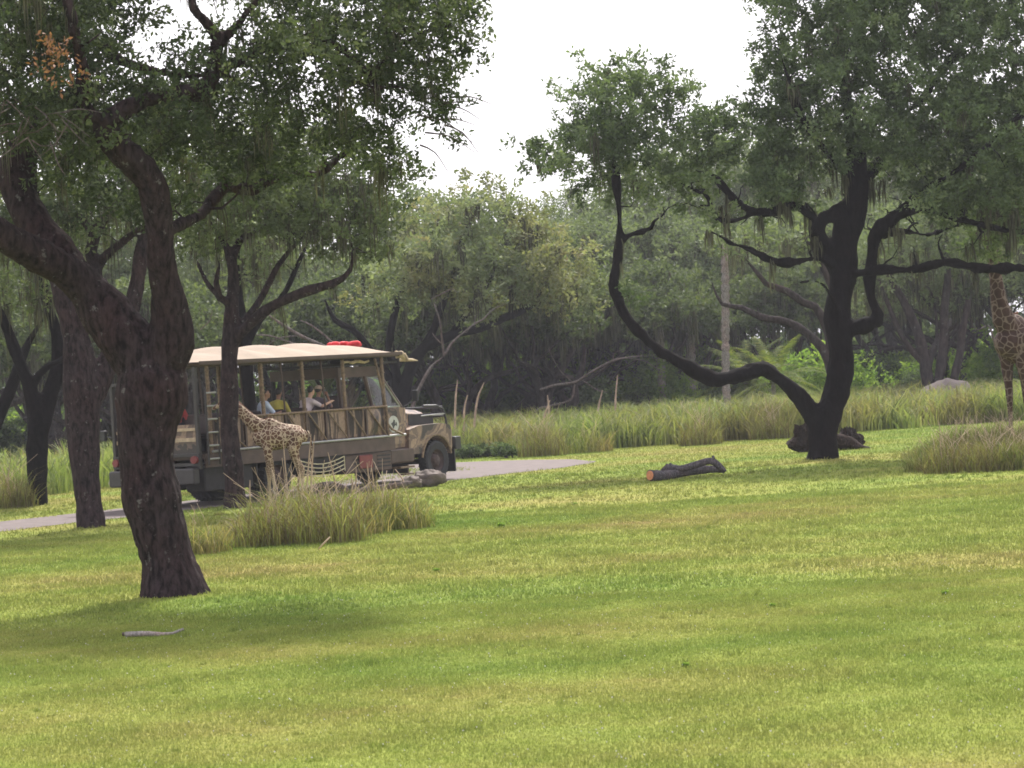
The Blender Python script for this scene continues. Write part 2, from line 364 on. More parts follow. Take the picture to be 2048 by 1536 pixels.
def moss_mesh(name, points, rng, origin, n=10, length=.6, width=.03, mat=None):
    n = 18; m = len(points); c = points[:, None]+rng.normal(size=(m, n, 3))*np.array([.07, .07, .06])*length*1.4
    L = length*(.3+rng.random((m, n, 1)))*(.5+rng.random((m, 1, 1))); a = rng.random((m, n, 1))*2*np.pi
    sd_ = np.concatenate([np.cos(a), np.sin(a), np.zeros_like(a)], 2)*width*(.5+rng.random((m, n, 1)))
    dn = np.concatenate([rng.normal(size=(m, n, 2))*.12, -np.ones((m, n, 1))], 2)
    mid = c+dn*L*.5+rng.normal(size=(m, n, 3))*.02; tip = mid+np.array([0, 0, -1.])*L*.5
    V = np.stack([c-sd_*.5, c+sd_*.5, mid+sd_*.6, mid-sd_*.6, tip], 2).reshape(-1, 3)-np.array(origin)
    q = np.arange(m*n)[:, None]*5; I = np.concatenate([q+[0, 1, 2], q+[0, 2, 3], q+[3, 2, 4]], 1).reshape(-1)
    return fast_mesh(name, V, 3, I, mat or M_moss, tone=np.repeat(rng.random(m*n), 5))
# ------------------------------------------------------------------ ground and road
def grid_sheet(name, x0, x1, y0, y1, nx, ny, mat):
    X, Y = np.meshgrid(np.linspace(x0, x1, nx), np.linspace(y0, y1, ny)); V = np.stack([X.ravel(), Y.ravel(), 0*X.ravel()], 1)
    i = (np.arange(ny-1)[:, None]*nx+np.arange(nx-1)[None]).ravel(); I = np.stack([i, i+1, i+nx+1, i+nx], 1).ravel()
    return fast_mesh(name, V, 4, I, mat)
gr = new_obj('ground', grid_sheet('ground', -900, 900, -200, 1600, 60, 60, M_ground)); gr['kind'] = 'structure'
TH = math.radians(56); TD = Vector((math.cos(TH), math.sin(TH), 0)); TN = Vector((-math.sin(TH), math.cos(TH), 0))
W0 = gpt(880, 961); T0 = W0 + TN*1.25                 # front axle on the ground
cl = [T0+TD*t for t in np.linspace(-60, 4.8, 34)]; p = cl[-1].copy(); ang = TH
for i in range(40):
    ang += math.radians(7.5 if i < 15 else 0); p = p+Vector((math.cos(ang), math.sin(ang), 0))*.8; cl.append(p.copy())
rg = random.Random(4)
def ribbon(off0, off1, z, jit=0.):
    V = []; wid = lambda i: 3.4*math.exp(-((i-36)/5.5)**2)
    for i, p in enumerate(cl):
        o0, o1 = off0+(wid(i) if off0 > 1 else 0), off1+(wid(i) if off1 > 1 else 0)
        t = (cl[min(i+1, len(cl)-1)]-cl[max(i-1, 0)]).normalized(); n = Vector((-t.y, t.x, 0))
        V += [p+n*(o0+rg.uniform(-jit, jit)), p+n*(o1+rg.uniform(-jit, jit))]
    V = [(v.x, v.y, z) for v in V]; return V, [(2*i, 2*i+2, 2*i+3, 2*i+1) for i in range(len(cl)-1)]
rb = MB(); rb.add(*ribbon(-1.75, 1.8, .006, .12)); o = rb.build('road', M_road); o['kind'] = 'structure'
RC = np.array([(p.x, p.y) for p in cl])
def road_dist(P):
    out = np.full(len(P), 1e9)
    for q in RC: out = np.minimum(out, np.hypot(P[:, 0]-q[0], P[:, 1]-q[1]))
    return out

# ------------------------------------------------------------------ trees that can be told apart
def limb(D, rows, step=.25):
    k = ppm(D); out = []
    for r in rows:
        d = D+(r[3] if len(r) > 3 else 0); p = at(r[0], r[1], d); out.append((p.x, p.y, p.z, r[2]/ppm(d)))
    sp = spline(out, step); n = len(sp); g = np.random.default_rng(int(abs(rows[0][0]*7+rows[-1][1]*3)) % 99999)
    sp[:, 3] *= np.clip((n-np.arange(n))/max(3, .22*n), .25, 1)**.8 if rows[-1][2]/ppm(D) < .12 else 1; u_ = np.arange(n)*step; ph = g.random(4)*6.28; kn = 1+.05*np.sin(u_*5.1+ph[0])+.04*np.sin(u_*11.3+ph[1])
    sp[:, 3] *= kn; wgl = np.minimum(sp[:, 3], .09); sp[:, 0] += wgl*.22*np.sin(u_*3.3+ph[2]); sp[:, 2] += wgl*.22*np.sin(u_*4.1+ph[3]); return sp
def blob(D, px, py, rx, ry, rd, dens=1.):
    p = at(px, py, D); k = ppm(D); return (p.x, p.y, p.z, rx/k, rd, ry/k, dens)
def bark_disp(s, amp):
    def f(c):
        q = Vector((c.x*s, c.y*s, c.z*s*.3)); v = noise.noise(q)+.5*noise.noise(q*2.3)
        return amp*v+amp*1.6*noise.noise(c*1.1)
    return f
def oak(name, label, cat, base, limbs, blobs, spacing, clump_r, per, leaf, leafmat, bark, seed, group=None, voxel=None,
        moss=0, mosslen=.7, wig=.12, extra=None, aspect=.45, shift=None, sides=10, disp=None, rmax=.1, mossw=.03, trim=None, k0=.016, bare=None):
    rng = np.random.default_rng(seed); root = thing(name, label, cat, base, group=group); org = np.array(base)
    if voxel:
        mb = MB()
        for l in limbs: mb.tube([tuple(q[:3]-org) for q in l], list(l[:, 3]), 14)
        me = remeshed(mb, 'trunk', bark, voxel, 5, disp); new_obj('trunk', me, root)
    else:
        V, I = tubes([l for l in limbs], sides); new_obj('trunk', fast_mesh('trunk', V-org, 4, I, bark, True), root)
    T = sample_blobs(blobs, spacing, rng)
    if trim is not None: T = T[trim(T)]
    nodes = [l[int(len(l)*.25):] if i == 0 else l for i, l in enumerate(limbs)]
    br = grow(nodes, T, rng, rmax=rmax, wig=wig, k0=k0)
    if bare:
        TB_ = sample_blobs(bare[0], bare[1], rng); bb = grow(nodes, TB_, rng, rmax=rmax*.7, wig=.28, k0=k0*2.2 if base[1] > 50 else k0*1.5); br = br+bb
    V, I = tubes(br, 5); b = new_obj('branches', fast_mesh('branches', V-org, 4, I, bark, True), root); b['kind'] = 'stuff'
    c = new_obj('crown', leaves('crown', T, clump_r, per, leaf, leafmat, rng, org, aspect=aspect, shift=shift), root); c['kind'] = 'stuff'
    if moss:
        allp = np.vstack([x[1:4, :3] for x in br]+[l[len(l)//3:, :3] for l in limbs[1:]]); sel = allp[rng.random(len(allp)) < moss]
        m = new_obj('hanging_moss', moss_mesh('hanging_moss', sel, rng, org, 9, mosslen, mossw), root); m['kind'] = 'stuff'
    return root, T, br

# A: the big near oak on the left
DA = 38.3
LA = [limb(DA, [(352, 1215, 84), (350, 1195, 70), (343, 1165, 59), (325, 1090, 56), (303, 980, 60), (293, 880, 60), (297, 800, 68), (303, 740, 70)], .15),
      limb(DA, [(300, 760, 62), (250, 670, 56), (170, 580, 42), (80, 510, 35, -.5), (0, 465, 32, -1), (-120, 400, 28, -1.6), (-300, 330, 24, -2.5), (-520, 300, 15, -3)], .2),
      limb(DA, [(215, 640, 34), (160, 560, 36, .2), (105, 500, 38, .4), (62, 430, 36, .6), (38, 360, 36, .8), (45, 300, 34, 1), (75, 262, 27, 1.2), (95, 200, 20, 1.6), (130, 60, 18, 2.2), (180, 10, 16, 2.6), (190, -120, 12, 3)], .2),
      limb(DA, [(315, 740, 52), (340, 680, 46, -.1), (335, 600, 34, -.3), (322, 520, 28, -.5), (322, 455, 27, -.6), (300, 365, 30, -.8), (245, 305, 28, -1), (212, 260, 27, -1.1), (205, 235, 26, -1.2)], .18),
      limb(DA, [(207, 245, 24, -1.2), (240, 226, 20, -1.2), (292, 196, 19, -1.2), (355, 184, 18, -1.1), (410, 180, 16, -1), (430, 137, 15, -1), (433, 82, 13, -1.2), (412, 46, 10, -1.4), (385, 15, 9, -1.5), (380, -60, 7, -1.6)], .15),
      limb(DA, [(425, 150, 12, -1), (479, 123, 10, -1), (524, 100, 9.5, -1), (575, 86, 9, -.9), (630, 68, 8, -.8), (660, 86, 8.5, -.8), (706, 117, 8, -.8), (742, 158, 9, -.9), (755, 176, 8, -.9), (795, 173, 5, -.8), (850, 190, 4, -.6)], .15),
      limb(DA, [(742, 150, 6, -.9), (775, 112, 6, -.9), (803, 91, 5, -.8), (860, 60, 5, -.5), (930, 45, 4, -.2)], .15),
      limb(DA, [(433, 90, 11, -1.2), (470, 55, 9, -1.2), (500, 15, 8, -1.4), (560, -60, 7, -1.5), (640, -150, 6, -1.5)], .15),
      limb(DA, [(200, 245, 20, -1.2), (178, 235, 18, -1.3), (160, 210, 15, -1.4), (168, 150, 12, -1.6), (150, 60, 10, -2), (120, -60, 9, -2.2)], .18),
      limb(DA, [(110, 70, 12, 2.2), (160, 82, 11, 1.6), (205, 91, 11, 1), (237, 118, 11, .6), (296, 141, 10, .3), (328, 146, 9, 0), (400, 150, 7, -.3), (470, 120, 5, 0)], .15),
      limb(DA, [(330, 470, 16, -.6), (355, 447, 14, -.2), (401, 428, 12, .3), (433, 396, 13, .7), (450, 376, 12, .9), (501, 378, 10, 1.3), (540, 358, 9, 1.6), (592, 346, 9, 1.9), (638, 350, 8, 2.1), (684, 310, 7, 2.3), (740, 280, 5, 2.4), (800, 262, 4, 2.4)], .15),
      limb(DA, [(300, -20, 14, 1), (200, -150, 14, 1), (60, -260, 12, .6)], .3)]
BA = [blob(DA-.6, 60, 130, 240, 150, 2.6, .9), blob(DA-1.2, 60, 250, 150, 60, 1.2, .8), blob(DA, 300, 250, 200, 90, 2.2, .75), blob(DA, 470, 180, 170, 120, 2.2, .8),
      blob(DA-.6, 640, 60, 200, 130, 2.4, 1), blob(DA-.2, 830, 70, 140, 120, 2., 1.2), blob(DA, 760, 190, 130, 90, 1.8, 1), blob(DA-.5, 920, 20, 80, 70, 1.2, 1.2),
      blob(DA+1, 690, 270, 110, 60, 1.6, .9), blob(DA+1, 520, 330, 170, 60, 1.6, .8), blob(DA+.6, 300, 400, 130, 60, 1.2, .5),
      blob(DA+.5, 180, 300, 150, 70, 1.6, 1), blob(DA+1.2, 430, 260, 180, 70, 1.6, 1), blob(DA+.6, 350, -110, 480, 110, 2.6, .5), blob(DA, -350, 50, 280, 180, 2.4, .5), blob(DA, 780, -100, 200, 100, 2.5, .8), blob(DA+.8, 150, 340, 90, 60, 1.2, .6),
      blob(DA-.2, 890, 210, 55, 50, 1, .9), blob(DA-.4, 60, 20, 260, 90, 3, 1), blob(DA+.9, 790, 320, 60, 45, .9, .8)]
baseA = gpt(347, 1195)
oA, TA, brA = oak('live_oak', 'largest live oak, its dark leaning trunk forking low in the left foreground', 'tree', baseA, LA, BA, .48, .36, 150, .074, M_leafA, M_bark, 3,
             voxel=.03, moss=.035, mosslen=.5, disp=bark_disp(10, .022), aspect=.5, mossw=.014, bare=([blob(DA-1, 450, 170, 260, 130, 1.4, .8), blob(DA-1, 120, 200, 140, 120, 1.2, .8), blob(DA-.6, 700, 200, 160, 100, 1.2, .8)], .42))
rng = np.random.default_rng(5); pc = at(120, 100, DA-3.4); P = np.array(pc)+rng.normal(size=(16, 3))*np.array([.12, .15, .22])
d = new_obj('dead_leaf_spray', leaves('dead_leaf_spray', P, .16, 16, .07, M_dry, rng, np.array(baseA)), oA); d['label'] = 'spray of dead rust brown leaves'; d['kind'] = 'stuff'
# bare twigs reaching into the sky at the right edge, and grey bare twigs at the left
tw = []
for (x, y, dx, dy) in [(860, 215, 90, -12), (880, 212, 85, 30), (890, 250, 70, 60), (850, 265, 100, 40), (840, 290, 60, 60), (870, 240, 80, 10), (900, 195, 85, 14), (835, 230, 110, 55)]:
    a, m_, b = at(x, y, DA-.3), at(x+dx*.5, y+dy*.35-6, DA-.4), at(x+dx, y+dy, DA-.5)
    tw.append(spline([(*a, .014), (*m_, .009), (*b, .004)], .1))
for k in range(26):
    x, y = rng.uniform(0, 150), rng.uniform(190, 290); a = at(x, y, DA-2.2); b = at(x+rng.uniform(-70, 80), y+rng.uniform(-5, 75), DA-2.2+rng.uniform(-.4, .4)); m_ = (a+b)/2+Vector(rng.normal(size=3)*.06)
    tw.append(spline([(*a, .010), (*m_, .007), (*b, .003)], .1))
V, I = tubes(tw, 4); o = new_obj('bare_twigs', fast_mesh('bare_twigs', V-np.array(baseA), 4, I, M_dead, True), oA); o['kind'] = 'stuff'

# B: the dark oak on the right with the snaking limb
DB = 73.4
LB = [limb(DB, [(1645, 932, 44), (1645, 918, 34), (1645, 895, 29), (1643, 870, 28), (1655, 830, 29), (1676, 780, 27), (1682, 720, 26), (1678, 640, 25), (1684, 560, 26), (1690, 500, 28), (1702, 440, 27), (1712, 390, 24), (1716, 340, 19), (1708, 280, 16), (1695, 220, 13), (1690, 120, 10), (1700, 30, 7)], .25),
      limb(DB, [(1645, 865, 20), (1618, 820, 20, -.1), (1590, 784, 17, -.2), (1555, 755, 15, -.3), (1525, 738, 15, -.4), (1500, 745, 16, -.5), (1440, 758, 14, -.6), (1400, 748, 14, -.7), (1360, 726, 14, -.8), (1320, 703, 13, -.8), (1290, 672, 12, -.8), (1262, 645, 11, -.7), (1237, 607, 11, -.6), (1226, 568, 11, -.6), (1236, 520, 10, -.5), (1240, 480, 9, -.5), (1238, 430, 7.5, -.5), (1234, 370, 7, -.5), (1228, 300, 6, -.4), (1220, 230, 5, -.4), (1240, 160, 4, -.4)], .2),
      limb(DB, [(1241, 486, 8, -.5), (1256, 470, 6, -.4), (1285, 463, 6, -.3), (1303, 456, 6, -.2), (1308, 442, 6, -.2), (1322, 434, 5, -.2)], .15),
      limb(DB, [(1675, 545, 20), (1658, 510, 20), (1642, 480, 19), (1634, 455, 18), (1650, 434, 17), (1680, 422, 17), (1705, 405, 16)], .2),
      limb(DB, [(1692, 655, 17), (1722, 652, 16, -.2), (1752, 643, 15, -.3), (1756, 630, 13, -.3), (1746, 600, 12, -.3), (1738, 560, 12, -.2), (1744, 500, 13, -.2), (1752, 465, 14, -.2), (1780, 440, 13, -.3), (1815, 425, 11, -.4), (1860, 420, 9, -.5), (1910, 432, 8, -.6), (1970, 452, 7, -.6), (2048, 462, 6, -.7), (2150, 440, 5, -.7)], .2),
      limb(DB, [(1700, 548, 10, -.1), (1735, 542, 9, -.5), (1800, 540, 10, -1), (1850, 533, 10, -1.3), (1890, 526, 9, -1.6), (1950, 535, 9, -2), (2010, 537, 8.5, -2.3), (2060, 537, 8, -2.6), (2160, 548, 6, -3), (2260, 530, 4, -3.4)], .2),
      limb(DB, [(1672, 535, 9, -.1), (1640, 516, 7, -.4), (1600, 523, 8, -.7), (1560, 524, 8, -1), (1530, 515, 7, -1.1), (1500, 500, 6, -1.2), (1460, 485, 5, -1.3), (1438, 470, 4.5, -1.4), (1400, 455, 4, -1.4)], .2),
      limb(DB, [(1645, 450, 11), (1605, 418, 8, -.3), (1581, 409, 7.5, -.5), (1552, 421, 8, -.7), (1506, 425, 8, -.9), (1480, 410, 7, -1), (1455, 380, 8, -1), (1425, 352, 8, -1), (1400, 330, 6, -1)], .2),
      limb(DB, [(1510, 425, 5, -.9), (1470, 440, 5, -1), (1430, 436, 4, -1.1), (1415, 395, 3.5, -1.1), (1370, 370, 3, -1)], .2),
      limb(DB, [(1760, 470, 9, -.2), (1800, 462, 7, .6), (1850, 470, 6, 1.2), (1900, 455, 5, 2), (1960, 440, 5, 2.6)], .2),
      limb(DB, [(1715, 380, 15), (1755, 330, 11, .8), (1800, 250, 10, 1.6), (1870, 160, 8, 2.2), (1950, 60, 6, 2.8)], .25),
      limb(DB, [(1712, 350, 14), (1640, 290, 9, -.8), (1590, 200, 8, -1.4), (1560, 100, 6, -1.8)], .25),
      limb(DB, [(1780, 438, 9, -.3), (1850, 380, 8, -1), (1930, 330, 7, -1.6), (2020, 250, 6, -2), (2150, 150, 5, -2)], .25),
      limb(DB, [(1690, 645, 5, -.2), (1640, 565, 3, -.8), (1580, 570, 2.5, -1.2)], .2)]
BB = [blob(DB-.4, 1230, 290, 150, 110, 2.0, 1.1), blob(DB-.4, 1130, 275, 90, 70, 1.4, 1), blob(DB-.4, 1220, 170, 90, 75, 1.3, 1), blob(DB-.4, 1340, 190, 75, 75, 1.2, 1), blob(DB-.6, 1370, 300, 90, 80, 1.4, 1),
      blob(DB-.8, 1440, 290, 90, 90, 1.5, 1.3), blob(DB-.5, 1350, 360, 110, 50, 1.6, 1), blob(DB-.6, 1530, 300, 90, 70, 1.6, 1), blob(DB-.6, 1120, 330, 70, 50, 1.2, 1), blob(DB-.3, 1230, 230, 170, 100, 2, 1), blob(DB-.8, 1700, 240, 140, 90, 2, 1), blob(DB-1, 1880, 320, 150, 60, 1.8, 1), blob(DB-.8, 1540, 375, 110, 40, 1.4, .8), blob(DB-1.2, 1920, 410, 140, 45, 1.6, .8), blob(DB-.9, 1500, 380, 110, 60, 1.6, .7),
      blob(DB, 1640, 130, 130, 150, 2.6, 1.1), blob(DB, 1580, 230, 90, 110, 1.8, 1), blob(DB+1, 1800, 50, 170, 140, 3, 1), blob(DB-1.4, 1830, 230, 140, 90, 2, 1.1),
      blob(DB+1, 1960, 180, 150, 200, 3.4, .9), blob(DB-1.5, 1960, 330, 150, 80, 2.2, .9), blob(DB, 1620, 310, 110, 50, 1.8, .5), blob(DB, 1780, 330, 120, 45, 2, .5), blob(DB, 2130, 250, 170, 240, 3.4, .8),
      blob(DB+1, 1700, -60, 220, 120, 3.5, .8), blob(DB+1.5, 1950, -50, 220, 150, 3.5, .8), blob(DB+1, 2080, 420, 110, 50, 1.8, .7), blob(DB-.6, 1265, 575, 26, 22, .3, 1.5), blob(DB+2.2, 1950, 430, 70, 50, 1, .8), blob(DB+3, 1985, 460, 65, 50, .8, 2.2), blob(DB+3.2, 1972, 492, 36, 26, .5, 4), blob(DB+1, 2030, 400, 60, 60, 1.2, 1.5), blob(DB, 1850, 385, 90, 40, 1.5, .8)]
baseB = gpt(1645, 921)
oB, TB, brB = oak('live_oak', 'black trunked oak on the open lawn at right, one limb snaking far left', 'tree', baseB, LB, BB, .80, .56, 230, .13, M_leafB, M_barkd, 8,
             voxel=.05, moss=.05, mosslen=.6, disp=bark_disp(4, .045), wig=.2, mossw=.03, bare=([blob(DB-.6, 1520, 420, 130, 50, 1.4, 1), blob(DB-.6, 1390, 400, 90, 40, 1., 1), blob(DB-.8, 1900, 430, 190, 50, 1.6, 1), blob(DB, 1700, 370, 150, 60, 1.6, 1), blob(DB-1, 1850, 500, 120, 25, 1., .8), blob(DB, 1620, 500, 50, 50, .8, .7)], .5))

# C: slim oak between camera and truck, its low limb reaching right
DC = 65.2
LC = [limb(DC, [(470, 1022, 26), (468, 980, 21), (463, 900, 20), (458, 820, 19), (457, 740, 18), (462, 660, 16), (466, 580, 13), (462, 520, 12), (452, 490, 9), (430, 460, 7), (410, 420, 6)], .25),
      limb(DC, [(462, 525, 10), (478, 480, 9, .2), (510, 460, 8, .4), (545, 440, 7, .6), (600, 400, 5, .8), (640, 350, 4, 1)], .2),
      limb(DC, [(464, 690, 13), (480, 668, 11, -.1), (520, 631, 12, -.3), (560, 603, 11, -.5), (610, 583, 11, -.7), (665, 570, 10, -1), (688, 556, 8, -1.1), (700, 538, 7, -1.1), (704, 500, 5, -1.2), (698, 450, 4, -1.2)], .2),
      limb(DC, [(475, 670, 10), (492, 640, 8, .2), (515, 605, 8, .4), (545, 550, 7, .6), (570, 515, 6, .8), (610, 470, 5, 1), (650, 440, 4, 1.2)], .2),
      limb(DC, [(460, 605, 9), (440, 595, 8, -.3), (432, 565, 7, -.5), (438, 530, 6, -.6), (430, 500, 4, -.7)], .2),
      limb(DC, [(445, 600, 7, -.3), (420, 575, 6, -.2), (405, 545, 5, 0), (385, 500, 4, .2)], .2),
      limb(DC, [(560, 480, 6, .9), (580, 470, 6, .9), (620, 472, 5, 1), (660, 450, 5, 1.1), (690, 420, 3, 1.2)], .2)]
BC = [blob(DC, 480, 400, 190, 90, 3, .75), blob(DC, 650, 400, 160, 110, 2.8, .8), blob(DC, 740, 480, 90, 60, 1.6, .6), blob(DC+1, 560, 300, 200, 90, 3, .7), blob(DC, 390, 470, 80, 60, 1.6, .6), blob(DC, 760, 380, 90, 70, 1.8, .8)]
oak('slim_oak', 'slim dark oak standing in front of the safari truck, hiding the calf\'s head', 'tree', gpt(470, 1019), LC, BC, .52, .42, 72, .12, M_leafC, M_bark, 14, moss=.07, mosslen=.7, sides=12, mossw=.022, voxel=.05, disp=bark_disp(6, .012))
# D: stout oak just left of the big one
DD = 59.9
LD = [limb(DD, [(182, 1062, 30), (180, 1010, 27), (172, 950, 29), (165, 880, 33), (165, 820, 37), (163, 770, 36), (155, 700, 30), (140, 630, 24), (120, 560, 20), (100, 500, 15), (70, 420, 12), (40, 360, 9)], .25),
      limb(DD, [(175, 800, 26), (205, 745, 24, .2), (235, 695, 21, .3), (262, 610, 18, .4), (282, 520, 15, .5), (300, 440, 12, .7), (310, 360, 9, .8)], .25),
      limb(DD, [(150, 680, 22), (170, 620, 18, .4), (190, 560, 15, .8), (180, 500, 13, 1), (205, 440, 12, 1.2), (250, 380, 10, 1.4), (270, 320, 8, 1.5)], .25),
      limb(DD, [(190, 540, 11, 1), (225, 500, 9, .8), (260, 470, 8, .6), (300, 440, 8, .4)], .2),
      limb(DD, [(185, 470, 10, 1), (155, 430, 9, 1), (120, 410, 7, 1)], .2)]
BD = [blob(DD, 150, 400, 190, 90, 3, .8), blob(DD+1, 330, 360, 150, 80, 2.6, .7), blob(DD, 0, 430, 130, 80, 2.6, .7), blob(DD+1, 200, 260, 260, 90, 3, .6), blob(DD, -150, 350, 150, 120, 3, .6)]
oak('live_oak', 'stout oak with grey lichen on its bole, just left of the big leaning oak', 'tree', gpt(181, 1057), LD, BD, .52, .4, 72, .115, M_leafA, M_bark, 21, moss=.07, mosslen=.7, voxel=.05, disp=bark_disp(6, .018), mossw=.022)
# E: forked dark oak at the left edge
DE = 74.9
LE = [limb(DE, [(72, 1014, 25), (74, 960, 21), (74, 900, 22), (78, 850, 24), (65, 800, 15), (45, 740, 13), (20, 670, 11), (-15, 600, 9), (-40, 540, 8)], .25),
      limb(DE, [(80, 860, 18), (98, 800, 17, .2), (115, 740, 15, .3), (112, 670, 12, .5), (95, 600, 11, .6), (78, 530, 9, .8), (70, 460, 7, 1)], .25),
      limb(DE, [(62, 780, 9), (90, 735, 8, -.2), (130, 715, 6, -.3), (165, 690, 5, -.3)], .2)]
BE = [blob(DE, 40, 480, 180, 70, 3, .8), blob(DE, -80, 500, 120, 90, 3, .7), blob(DE, 60, 590, 90, 30, 1.4, .5), blob(DE, -40, 610, 60, 40, 1.5, .5)]
oak('forked_oak', 'dark forked oak beyond the road at the far left edge', 'tree', gpt(72, 1011), LE, BE, .62, .46, 70, .14, M_leafC, M_barkd, 23, moss=.1, mosslen=1., mossw=.03, voxel=.06, disp=bark_disp(5, .015))
LE2 = [limb(82, [(-30, 985, 22), (-26, 900, 18), (-12, 850, 16), (12, 800, 13), (35, 740, 11), (60, 680, 8), (85, 640, 6)], .3), limb(82, [(-20, 870, 12), (-50, 800, 10), (-90, 700, 8)], .3)]
oak('forked_oak', 'leaning oak cut off by the left edge of the picture', 'tree', gpt(-30, 985), LE2, [blob(82, 60, 560, 110, 60, 2.4, .6), blob(82, -90, 560, 130, 100, 3, .6)], .7, .5, 60, .15, M_leafC, M_barkd, 24, moss=.2, mosslen=1.)
# F: oak behind the truck roof
DF = 81
LF = [limb(DF, [(500, 975, 17), (500, 900, 15), (498, 800, 14), (492, 720, 14), (484, 660, 13), (478, 600, 11), (470, 520, 9), (480, 430, 7)], .3),
      limb(DF, [(490, 690, 9), (520, 640, 7), (560, 600, 6), (590, 540, 5), (620, 480, 4)], .3)]
oak('slim_oak', 'dark oak rising from behind the canvas roof of the truck', 'tree', gpt(500, 972), LF, [blob(DF, 500, 480, 170, 90, 3, .7), blob(DF, 620, 420, 130, 80, 2.5, .6)], .7, .5, 64, .15, M_leafF, M_barkd, 25, moss=.1, mosslen=.9)
# G: olive and orange tinged oak in the middle
DG = 112
LG = [limb(DG, [(790, 880, 17), (800, 820, 16), (815, 750, 14), (850, 695, 12), (900, 672, 10), (960, 655, 9), (1020, 632, 8), (1075, 605, 6), (1120, 575, 5)], .35),
      limb(DG, [(800, 800, 12), (790, 740, 10), (780, 690, 9), (790, 620, 7), (820, 540, 6)], .35), limb(DG, [(780, 760, 9), (745, 705, 8), (705, 660, 7), (670, 640, 6), (650, 600, 4)], .35),
      limb(DG, [(830, 730, 10), (870, 650, 8), (900, 560, 7), (930, 470, 6), (950, 420, 4)], .35), limb(DG, [(900, 672, 7), (960, 590, 6), (1010, 500, 5), (1030, 430, 4)], .35)]
BG = [blob(DG, 960, 480, 160, 100, 4, 1), blob(DG, 1090, 540, 125, 80, 3.5, 1), blob(DG, 830, 560, 110, 75, 3, 1), blob(DG, 960, 410, 100, 48, 2.5, 1), blob(DG, 1000, 590, 180, 45, 3, .8), blob(DG, 1170, 590, 60, 45, 2, .8), blob(DG, 740, 560, 60, 50, 2, .7), blob(DG-1, 900, 520, 110, 70, 3, 1)]
cG = at(960, 420, DG)
oak('broad_oak', 'broad olive oak with orange tinged top in the middle distance', 'tree', gpt(790, 882), LG, BG, .95, .72, 110, .2, M_leafG, M_barkd, 31, moss=.12, mosslen=.9, mossw=.04, k0=.02)

# H: the V-stemmed grey oak in the wood, and I: one whose long limbs arch out from behind the black oak
oak('forest_oak', 'forked oak with V shaped grey stems behind the grass, left of the tall giraffe', 'tree', (gnd(1862, 119), 119, 0),
    [limb(119, [(1862, 890, 15), (1862, 800, 14), (1852, 740, 12), (1838, 670, 10), (1805, 600, 8), (1775, 540, 6)], .35), limb(119, [(1866, 810, 11), (1884, 720, 10), (1888, 640, 9), (1895, 540, 7), (1890, 440, 5)], .35),
     limb(119, [(1850, 730, 7), (1815, 690, 6), (1780, 620, 5), (1760, 560, 4)], .35), limb(119, [(1910, 885, 10), (1906, 790, 9), (1920, 700, 8), (1936, 600, 6)], .35)],
    [blob(119, 1800, 500, 130, 70, 3, .8), blob(119, 1920, 470, 140, 80, 3, .8)], .85, .62, 66, .2, M_leafF, M_barkf, 41, moss=.1, mosslen=.9, mossw=.04)
oak('forest_oak', 'oak mostly hidden by the black trunk, its grey limbs arching out to the left', 'tree', (gnd(1672, 100), 100, 0),
    [limb(100, [(1675, 905, 15), (1674, 820, 14), (1664, 745, 12), (1648, 700, 10), (1614, 666, 9), (1573, 645, 8), (1523, 633, 7), (1482, 616, 6), (1444, 608, 6), (1424, 566, 4)], .3),
     limb(100, [(1672, 760, 10), (1660, 680, 10), (1631, 612, 8), (1606, 604, 8), (1573, 583, 7), (1531, 566, 6), (1515, 546, 5), (1490, 517, 4)], .3), limb(100, [(1672, 700, 10), (1670, 600, 8), (1640, 520, 6), (1600, 460, 5)], .3)],
    [blob(100, 1500, 480, 110, 50, 2.5, .6), blob(100, 1620, 470, 110, 60, 2.5, .7)], .8, .55, 50, .18, M_leafF, M_barkf, 42, moss=.12, mosslen=.9, mossw=.035)
